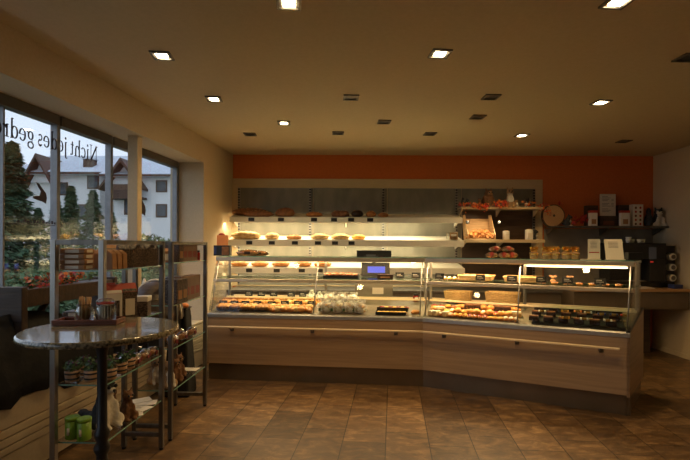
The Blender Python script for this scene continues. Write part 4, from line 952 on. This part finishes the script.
# third shelf: planted wooden buckets
z3=.701
def bucket():
    r=empty('planted_bucket'); MB().lathe([(.034,0),(.036,.004),(.042,.065),(.038,.065),(.036,.058)],n=18).done('bucket',potm,r)
    MB().lathe([(.0372,.014),(.0385,.016),(.0390,.022),(.0380,.024)],n=18).lathe([(.0405,.044),(.0415,.046),(.042,.052),(.0412,.054)],n=18).done('hoops',furg,r)
    m=MB(); m2=MB(); rnd=random.Random(5)
    for k in range(60): m.leaf((rnd.uniform(-.035,.035),rnd.uniform(-.035,.035),rnd.uniform(.065,.115)),.015,k,rnd.uniform(.3,1.4),rnd.uniform(-3,3))
    for k in range(14): m2.ball((rnd.uniform(-.03,.03),rnd.uniform(-.03,.03),rnd.uniform(.09,.12)),.006,6,4)
    m.done('leaves',leafg,r); m2.done('buds',mat('purple_bud',(.14,.06,.12),(.1,.04,.09),20,.6),r); return r
for i,(x,y) in enumerate(((-1.56,2.66),(-1.45,2.67),(-1.37,2.72),(-1.57,2.78),(-1.46,2.80),(-1.375,2.85),(-1.38,2.96))):
    spawn('bkt',bucket,(x,y,z3),i*.7,'little planted wooden bucket on the third glass shelf, %s'%['front row left','front row middle','front row right','second row left','second row middle','second row right','standing farthest back'][i],'planter','planted wooden buckets on the near rack')
def cookiebag():
    r=empty('cookie_bag'); m=MB()
    for k in range(5): m.ball((-.03+.015*k,0,.022+.004*(k%2)),(.006,.022,.022),10,6)
    m.done('cookies',crust,r); MB().ball((0,0,.028),(.048,.032,.033),12,8,.25,.9,4).done('wrapper',foil,r); MB().box(.0,.022,-.034,-.028,.012,.035).done('red_label',redd,r); return r
for k in range(5): spawn('cb',cookiebag,(-1.385-.02*(k%2),3.04+.062*k,z3),1.4,'clear cookie bag with red label on the third shelf, %s from the near end'%ORD[k],'cookie bag','cookie bags on the near rack',1.05)
# fourth shelf: green tins, big husky, bears, leaflets
z4=.371
def gtin():
    r=empty('green_tin'); MB().lathe([(.036,0),(.038,.003),(.038,.105)],n=22).done('can',green,r); MB().lathe([(.0395,.105),(.0395,.122),(.036,.125)],n=22).done('lid',green,r); MB().path([(.0,-.0388,.03),(.0,-.0388,.07)],[.008,.008],4).done('label',cardm,r); return r
spawn('gt',gtin,(-1.555,2.655,z4),0,'lime green round tin on the bottom shelf, left of two','tin','lime green tins'); spawn('gt',gtin,(-1.515,2.735,z4) if False else (-1.475,2.64,z4),0,'lime green round tin on the bottom shelf, right of two','tin','lime green tins')
spawn('husky_b', sitting(.32,'husky'), (-1.46,2.82,z4), 1.15, 'large husky plush toy on the bottom shelf behind the green tins','toy')
spawn('bearb', sitting(.2,'bear'), (-1.385,2.95,z4), 1.0, 'dark brown teddy bear beside the large husky on the bottom shelf','toy')
spawn('bearb', sitting(.2,'bear'), (-1.53,3.02,z4), .6, 'dark brown teddy bear at the rear of the bottom shelf','toy')
for k in range(6):
    o_=MB().box(-.05,.05,-.07,.07,0,.002).done('leaflet',whitep); tag(o_,'white printed leaflet fanned on the bottom shelf, %s'%['lowest','second','third','fourth','fifth','topmost'][k],'leaflet','leaflets on the bottom shelf'); o_.location=(-1.39-.06*(k%2),3.06+.04*k,z4+.003*k); o_.rotation_euler=(0,0,.5+.35*k)
# far rack goods
zz=1.366
spawn('kb',pouch(.10,.06,.11,kraft,None,'pretzel_bag',cream),(-1.42,3.60,zz),.5,'brown bag with pale window tilted at the near end of the far rack','paper bag')
for k in range(5): spawn('bx',lambda:tin(-.035,.035,-.055,.055,0,.155,dotted,'chocolate_carton','x','box',None,kraft),((-1.50 if k else -1.385),3.70+.11*k,zz),1.4,'dark narrow carton, rear of top far shelf, %s from the near end'%ORD[k],'box','dark cartons on the far rack')
for k in range(3): spawn('bx2',lambda:tin(-.06,.06,-.03,.03,0,.155,mat('carton_brown',(.20,.105,.06),(.17,.09,.05),10,.5),'chocolate_carton','x','box',None,redd),(-1.385,3.82+.11*k,zz),1.45,'brown carton with red label, top far shelf front, %s from the near end'%ORD[k],'box','brown cartons on the far rack')
spawn('jam',jam,(-1.38,4.15,zz),0,'small jar at the far end of the top far shelf','jar')
for k in range(5): spawn('bx',None,((-1.49 if k>1 else -1.375),3.62+.10*k,1.036),1.4,'dark narrow carton, rear of second far shelf, %s from the near end'%ORD[k],'box','dark cartons on the far rack',1.25)
for k in range(3): spawn('bx2',None,(-1.385,3.84+.115*k,1.036),1.45,'brown carton with red label, second far shelf front, %s from the near end'%ORD[k],'box','brown cartons on the far rack',1.3)
for k in range(5): spawn('cb',cookiebag,(-1.39-.07*(k%2),3.66+.1*k,.701),1.2,'clear cookie bag with red label on the third far shelf, %s from the near end'%ORD[k],'cookie bag','cookie bags on the far rack',1.15)
spawn('blk',lambda:pouch(.09,.08,.10,black,None,'dark_bag')(),(-1.52,3.62,.701),.4,'dark bag at the near end of the third far shelf','paper bag')
spawn('tanb', sitting(.22,'tan'), (-1.41,3.62,.376), .9, 'cream dog plush sitting at the near end of the far rack','toy')
spawn('bearb', sitting(.2,'bear'), (-1.41,3.76,.376), .9, 'dark brown teddy bear on the far rack beside the cream dog','toy')
spawn('bearb', sitting(.2,'bear'), (-1.44,3.90,.376), 1.1, 'dark brown teddy bear farthest along the bottom far shelf','toy')
spawn('tanb', sitting(.22,'tan'), (-1.55,3.70,.376), .7, 'cream dog plush at the rear of the bottom far shelf','toy')
tag(MB().box(-.07,.07,-.05,.05,0,.003).done('card_sheet',whitep),'white card lying at the far end of the bottom far shelf','card').location=(-1.42,4.12,.376)

_pv=Vector((-1.335,2.58,0)); _Rm=Matrix.Rotation(-.041,4,'Z')
for o_ in [q for q in COL.objects if q.name not in _before and q.parent is None]:
    l_=Vector(o_.location); o_.location=_Rm@(l_-_pv)+_pv+Vector((-.04,0,0)); o_.rotation_euler.z-=.041

# ------------------------------------------------------------------ granite standing table
tx,ty,tz=-1.145,2.15,1.108
tb=thing('standing_table','round granite topped standing table on a black turned column','table',(tx,ty,0))
MB().lathe([(.325,-.029),(.338,-.026),(.342,-.016),(.338,-.004),(.332,0)],0,0,tz,64).done('tabletop',granite,tb)
MB().lathe([(.055,.05),(.034,.10),(.028,.16),(.040,.20),(.030,.24),(.026,.30),(.034,.37),(.038,.42),(.028,.48),(.024,.51),(.036,.535),(.036,.55),(.024,.575),(.035,.60),(.035,.615),(.023,.64),(.0215,.98),(.032,1.03),(.05,1.065)],n=20).done('column',black,tb)
MB().lathe([(.21,0),(.215,.012),(.12,.035),(.06,.05)],n=32).done('base',black,tb)
MB().box(-.2,.2,-.02,.02,1.055,1.068).box(-.02,.02,-.2,.2,1.055,1.068).done('cross_brace',black,tb)
tr=thing('wooden_tray','narrow red brown wooden tray holding two jars on the granite table','tray',(tx-.125,ty+.115,tz+.001),.10)
MB().box(-.15,.15,-.06,.06,0,.010).box(-.15,.15,-.06,-.052,.01,.026).box(-.15,.15,.052,.06,.01,.026).box(-.15,-.142,-.052,.052,.01,.026).box(.142,.15,-.052,.052,.01,.026).done('tray_body',woodr,tr,bevel=.002)
js=thing('sugar_jar','open glass jar packed with upright sugar sticks, left on the tray','jar',(tx-.150,ty+.113,tz+.012))
MB().lathe([(.036,0),(.042,.006),(.042,.055),(.034,.075),(.036,.088),(.034,.088),(.032,.075),(.039,.055),(.039,.010)],n=24).done('glass',glassj,js)
m=MB(); rnd=random.Random(2)
for k in range(26):
    a=rnd.random()*6.28; r0=rnd.random()**.5*.022; m.tube((r0*math.cos(a),r0*math.sin(a),.012),(r0*1.4*math.cos(a+.2),r0*1.4*math.sin(a+.2),.105+rnd.random()*.02),.0035,5)
m.done('sugar_sticks',mat('sugar_stick',(.46,.26,.10),(.36,.19,.07),20,.6),js)
jc=thing('clip_jar','glass clip top jar with red seal and packets inside, right on the tray','jar',(tx-.050,ty+.122,tz+.012))
MB().lathe([(.042,0),(.048,.006),(.048,.070),(.038,.088),(.036,.088),(.045,.068),(.045,.010)],n=24).done('glass',glassj,jc)
MB().lathe([(.040,.088),(.041,.093),(.038,.094)],n=24).done('seal',redp,jc); MB().lathe([(.040,.094),(.041,.102),(.034,.110),(.010,.112)],n=24).done('lid',glassj,jc)
MB().path([(-.043,0,.075),(-.047,0,.10),(-.03,0,.114),(.03,0,.114),(.047,0,.10),(.043,0,.075)],[.0016]*6,6).done('wire_clip',steel,jc)
m=MB()
for k in range(6): m.box(-.004+.001*k,.0+.001*k,-.022,.022,.01,.075,Matrix.Rotation(-.5+.2*k,4,'Z')@Matrix.Translation((-.02+.008*k,0,0)))
m.done('packets',cardm,jc)

# ------------------------------------------------------------------ things on the sill and bench
SZ=.556
def WP(Y,o): return (XI(Y)+o,Y)
# wooden trough with autumn leaves in the window, near left
tr_=thing('wooden_trough','rough dark wooden bench trough filled with autumn leaves in the window','planter',(-1.98,3.0,SZ))
def wbox(m,o0,o1,ya,yb,z0,z1): return m.prism([(XI(ya)+o0,ya),(XI(ya)+o1,ya),(XI(yb)+o1,yb),(XI(yb)+o0,yb)],z0,z1)
wbox(MB(),-.25,-.05,3.04,3.98,1.08,1.20).done('box',woodd,tr_,True,.006)
m=MB(); wbox(m,-.26,-.04,2.99,3.04,.555,1.22); m.done('leg',woodd,tr_,True,.005)
m=MB(); wbox(m,-.26,-.04,3.98,4.03,.555,1.22); m.done('leg',woodd,tr_,True,.005)
m=MB(); wbox(m,-.17,-.13,3.04,3.98,.72,.78); m.done('stretcher',woodd,tr_,True,.004)
m=MB(); m.tube((XI(3.06)-.15,3.06,.8),(XI(3.35)-.15,3.35,1.08),.025,6); m.done('brace',woodd,tr_,True)
garland('leaf_arrangement',[(XI(Y)-.14,Y,1.215+.02*math.sin(Y*9)) for Y in (3.2,3.28,3.36,3.44,3.55,3.7)],170,.07,'red orange autumn leaves and berries heaped in the wooden trough',12,.05,(leafr,leafo),.020)
gl=garland('leaf_arrangement',[(XI(Y)-.15,Y,1.21) for Y in (3.1,3.4,3.9)],110,.07,'dark green foliage tucked among the leaves in the trough',13,0,(leafg,leafg),.022)
# black coats draped over a stool by the wall
def lump(name,label,cat,loc,balls,m,vox=.03):
    b=animal(name,balls,vox,lambda p:0,[m]); b.location=loc; tag(b,label,cat); return b
co=thing('black_cloth','large black cloth draped over the sill and the low wall at the far left','cloth',(XI(2.6),2.6,.5))
n_=24; ya_,yb_=1.6,3.85; A_=[];B_=[]
m=MB()
prev=None
for k in range(n_+1):
    y=ya_+(yb_-ya_)*k/n_; zb=.525-.02*k/n_+.02*math.sin(k*.9)+.02*math.sin(k*2.3)-(.03 if k>17 and k<21 else 0); zt_=1.0+.05*math.sin(k*.5); o1=.035+.012*math.sin(k*1.7)
    ring_=[Vector((XI(y)-.02,y,zb+.02)),Vector((XI(y)+o1,y,zb)),Vector((XI(y)+o1,y,.62)),Vector((XI(y)-.03,y,.80)),Vector((XI(y)-.12,y,zt_)),Vector((XI(y)-.28,y,zt_-.03)),Vector((XI(y)-.29,y,.57)),Vector((XI(y)-.02,y,.57))]
    vs_=[m.bm.verts.new(q) for q in ring_]
    if prev:
        for j in range(8):
            f=m.bm.faces.new([prev[j],prev[(j+1)%8],vs_[(j+1)%8],vs_[j]]); f.smooth=True
    else: m.bm.faces.new(vs_[::-1])
    prev=vs_
m.bm.faces.new(prev)
m.done('cloth',blackc,co,True)
# shell-backed seat / dark bread basket with pale rim and black cloth behind the far rack
ds=thing('wicker_carrier','dark round lidded basket with pale rim on the sill behind the far rack','basket',(-2.02,4.35,SZ))
wbox(MB(),-.05,.30,3.95,4.75,.556,.78).done('crate',black,ds,True,.01)
MB().ball((XI(4.35)+.13,4.35,.80),(.24,.38,.36),24,14,0,.0).done('lid',woodd,ds,True)
m=MB(); m.path([(XI(4.35)+.13+.245*math.cos(a),4.35,.80+.37*math.sin(a)) for a in [PI*k/16 for k in range(17)]],[.012]*17,6); m.done('rim',cardm,ds,True)
bl=thing('black_stand','stand draped in black cloth between the far rack and the counter','stand',(-1.66,4.60,0))
MB().loft([(-.13,-.13,0),(.13,-.13,0),(.13,.13,0),(-.13,.13,0)],[(-.08,-.08,.86),(.08,-.08,.86),(.08,.08,.86),(-.08,.08,.86)]).done('cloth',blackc,bl,bevel=.02)
MB().box(-.085,.085,-.085,.085,.86,.875).done('top',black,bl)
spawn('sq', squirrel, (-1.55,4.62,.876), 0, 'squirrel figurine on the black draped stand','figurine') if False else None
for k in range(5): spawn('crt',roll(orangep,'orange_fruit',.032,3),(-1.72+.03*k,4.58+.03*(k%2),.876),k,'small orange gourd on the black draped stand, %s from left'%ORD[k],'gourd','orange gourds on the black stand')
# small lamp on sill (orange lantern seen at (150,290))
ln=thing('lantern','little red and cream lantern standing in the window behind the near rack','lantern',(-2.08,4.72,SZ)); 
MB().lathe([(.03,.0),(.03,.42)],n=10).done('stand',black,ln); MB().lathe([(.045,.42),(.05,.43),(.03,.50)],n=14).done('shade',redp,ln); MB().lathe([(.028,.50),(.020,.56),(.008,.60)],n=14).done('tip',cardm,ln)

# ------------------------------------------------------------------ outside
gr=MB().box(-90,XW(Y0)-.75,-10,110,-.3,-.05).done('lawn',lawn); struct(gr)
def tree(x,y,h,r,m,label,seedv,n=2600,z0=-.05):
    n=int(n*1.7); rnd=random.Random(seedv); t=thing('conifer_tree',label,'tree',(x,y,z0),0,'conifers outside the window')
    MB().tube((0,0,0),(0,0,h*.97),.02*h,8,.004*h).done('trunk',bark,t)
    mb=MB()
    for k in range(n):
        u=rnd.random()**.75; z=h*(.06+.94*u); lay=(z*2.2)%1.0
        rr=r*(1-u)**.8*(.55+.45*(1-lay))*rnd.random()**.45; a=rnd.random()*2*PI; c=Vector((rr*math.cos(a),rr*math.sin(a),z-.18*rr))
        d=Vector((math.cos(a),math.sin(a),-.35+rnd.uniform(-.2,.5))); s=Vector((-math.sin(a),math.cos(a),rnd.uniform(-.4,.4))); L_=h*.036*rnd.uniform(.6,1.3)
        mb.bm.faces.new([mb.bm.verts.new(c-s*L_*.45),mb.bm.verts.new(c+d*L_),mb.bm.verts.new(c+s*L_*.45)])
    mb.done('foliage',m,t); return t
def atz(x,Y): return (x-345)/F*Y
def tpx(x,ytop,Y,r,m,label,sd,n=2600):
    tree(atz(x,Y),Y,(246-ytop)/F*Y+H,r,m,label,sd,n)
tpx(12,142,14,1.15,needle,'tall dark spruce filling the left window pane',1,5200)
tpx(38,208,18,.9,needle,'dark spruce right behind the tall left one',2,2500)
tpx(-12,150,13,1.6,needle,'dark spruce at the left edge of the view',3,2500)
tpx(71,186,21,.95,needle2,'slim spruce before the white house wall',4,2600)
tpx(93,190,19.5,1.05,needle2,'bushy spruce beside the mullion, before the house wall',5,2600)
tpx(57,200,16.5,.9,needle,'short spruce between the two left mullions',6,2000)
tpx(112,212,23,.8,needle,'small spruce seen left of the column',7,1500)
def bush(x,Y,w,h,label,sd,m=needle2):
    rnd=random.Random(sd); t=thing('garden_bush',label,'bush',(atz(x,Y),Y,-.05),0,'bushes outside the window'); mb=MB()
    for k in range(1500):
        v=Vector((rnd.gauss(0,1),rnd.gauss(0,1),abs(rnd.gauss(0,1)))).normalized()*rnd.random()**.3
        c=Vector((v.x*w,v.y*w*.7,v.z*h)); mb.leaf(c,.09*rnd.uniform(.6,1.4)*(Y/10),k,rnd.random()*3,rnd.random()*6)
    mb.done('foliage',m,t); MB().tube((0,0,0),(0,0,h*.6),.05,6).done('stem',bark,t)
bush(150,16,1.6,1.9,'pale green bush under the house windows right of the column',1,needle2)
bush(168,18,1.5,1.6,'round bush at the right end of the window',2,needle2)
bush(120,15,1.3,1.2,'low bush seen behind the column',3)
bush(85,12,1.5,1.1,'low garden bush before the spruces',4)
bush(60,11,1.6,1.0,'low garden bush left of the near mullion',5)
bush(30,10,1.6,1.0,'low garden bush in the left pane',6)
bush(5,9,1.5,1.0,'low garden bush at the far left of the view',7)
bush(105,11,1.2,.9,'low garden bush between the mullion and the column',8)
def house(xl,xr,Y,yeave,yridge,label,gx,wins,balc=None,chim=None,seedv=0):
    X0=atz(xl,Y); X1=atz(xr,Y); ze=(246-yeave)/F*Y+H; zr=(246-yridge)/F*Y+H; dep=9
    t=thing('chalet_house',label,'house',((X0+X1)/2,Y+dep/2,-.05))
    MB().box(X0,X1,Y,Y+dep,-.05,ze).done('wall',hwall,t,True)
    ov=.8; MB().loft([(X0-ov,Y-ov,ze-.25),(X0-ov,Y-ov,ze),(X0-ov,Y+dep/2,zr+.9),(X0-ov,Y+dep+ov,ze)],[(X1+ov,Y-ov,ze-.25),(X1+ov,Y-ov,ze),(X1+ov,Y+dep/2,zr+.9),(X1+ov,Y+dep+ov,ze)]).done('roof',slate,t,True)
    MB().box(X0-ov,X1+ov,Y-ov-.06,Y-ov,ze-.22,ze-.05).done('eave_board',tbrown,t,True)
    if gx:
        c=atz(gx[0],Y); w=gx[1]; zp=(246-gx[2])/F*Y+H
        MB().loft([(c-w,Y-.3,ze-.9),(c+w,Y-.3,ze-.9),(c,Y-.3,zp-.4)],[(c-w,Y+3,ze-.9),(c+w,Y+3,ze-.9),(c,Y+3,zp-.4)]).done('gable_wall',hwall,t,True)
        m=MB()
        for sx in (-1,1): m.loft([(c,Y-1.2,zp-.35),(c,Y-1.2,zp),(c+sx*(w+.4),Y-1.2,ze-1.15),(c+sx*(w+.4),Y-1.2,ze-1.35)],[(c,Y+3,zp-.35),(c,Y+3,zp),(c+sx*(w+.4),Y+3,ze-1.15),(c+sx*(w+.4),Y+3,ze-1.35)])
        m.done('gable_roof',tbrown,t,True)
    for x,y,w,h in wins:
        cx=atz(x,Y); cz=(246-y)/F*Y+H
        fo=MB().box(cx-w/2-.12,cx+w/2+.12,Y-.05,Y-.001,cz-h/2-.12,cz+h/2+.12).done('window',tbrown if w<1.4 else hwall,t,True)
        g=MB().box(cx-w/2,cx+w/2,Y-.08,Y-.051,cz-h/2,cz+h/2).done('pane',dglass,None); g.parent=fo; g.location=-Vector(t.location)
    if balc:
        x0,x1,y0,y1=balc; a=atz(x0,Y);b=atz(x1,Y); za=(246-y1)/F*Y+H; zb=(246-y0)/F*Y+H
        MB().box(a,b,Y-1.2,Y-.01,za-.15,za).done('balcony_floor',tbrown,t,True); MB().box(a,b,Y-1.2,Y-1.12,za,zb).done('balcony_rail',tbrown,t,True)
    if chim:
        cx=atz(chim[0],Y); zc=(246-chim[1])/F*Y+H; MB().box(cx-.4,cx+.4,Y+.5,Y+1.3,ze,zc).done('chimney',tbrown,t,True); MB().box(cx-.5,cx+.5,Y+.4,Y+1.4,zc,zc+.12).done('chimney_cap',slate,t,True)
house(26,100,40,174,157,'left white chalet house with slate roof and chimney',(44,1.0,157),[(93,183,.8,1.0),(62,190,.8,.9),(84,213,.8,1.1)],None,(84,159))
house(114,205,37,176,158,'right white chalet house with balcony and gabled roof',(127,1.3,161),[(161.5,187,.68,.75),(161.5,211.5,.68,.85),(130,205,.7,1.5),(186,187,.68,.75)],(114,147,187,199))
wld=bpy.data.worlds.new('overcast'); bpy.context.scene.world=wld; wld.use_nodes=True; N=wld.node_tree.nodes; L=wld.node_tree.links
bg=N['Background']; tc=N.new('ShaderNodeTexCoord'); sp=N.new('ShaderNodeSeparateXYZ'); L.new(tc.outputs['Generated'],sp.inputs[0])
rp=N.new('ShaderNodeValToRGB'); rp.color_ramp.elements[0].position=.0; rp.color_ramp.elements[0].color=(.74,.84,.98,1); rp.color_ramp.elements[1].position=.6; rp.color_ramp.elements[1].color=(.62,.76,.98,1)
L.new(sp.outputs['Z'],rp.inputs[0]); L.new(rp.outputs[0],bg.inputs['Color']); bg.inputs['Strength'].default_value=1.12

# ------------------------------------------------------------------ camera
cam=bpy.data.cameras.new('camera'); co_=bpy.data.objects.new('camera',cam); COL.objects.link(co_)
cam.sensor_width=36; cam.lens=F/690*36; cam.shift_y=16/690; cam.clip_end=300; cam.clip_start=.05
co_.matrix_world=Matrix.Translation((0,0,H))@Matrix.Rotation(PI/2,4,'X')@Matrix.Rotation(TH,4,'Z')
sc=bpy.context.scene; sc.camera=co_
sc.view_settings.view_transform='Standard'; sc.view_settings.look='None'; sc.view_settings.exposure=.36; sc.view_settings.gamma=1; sc.view_settings.use_curve_mapping=False
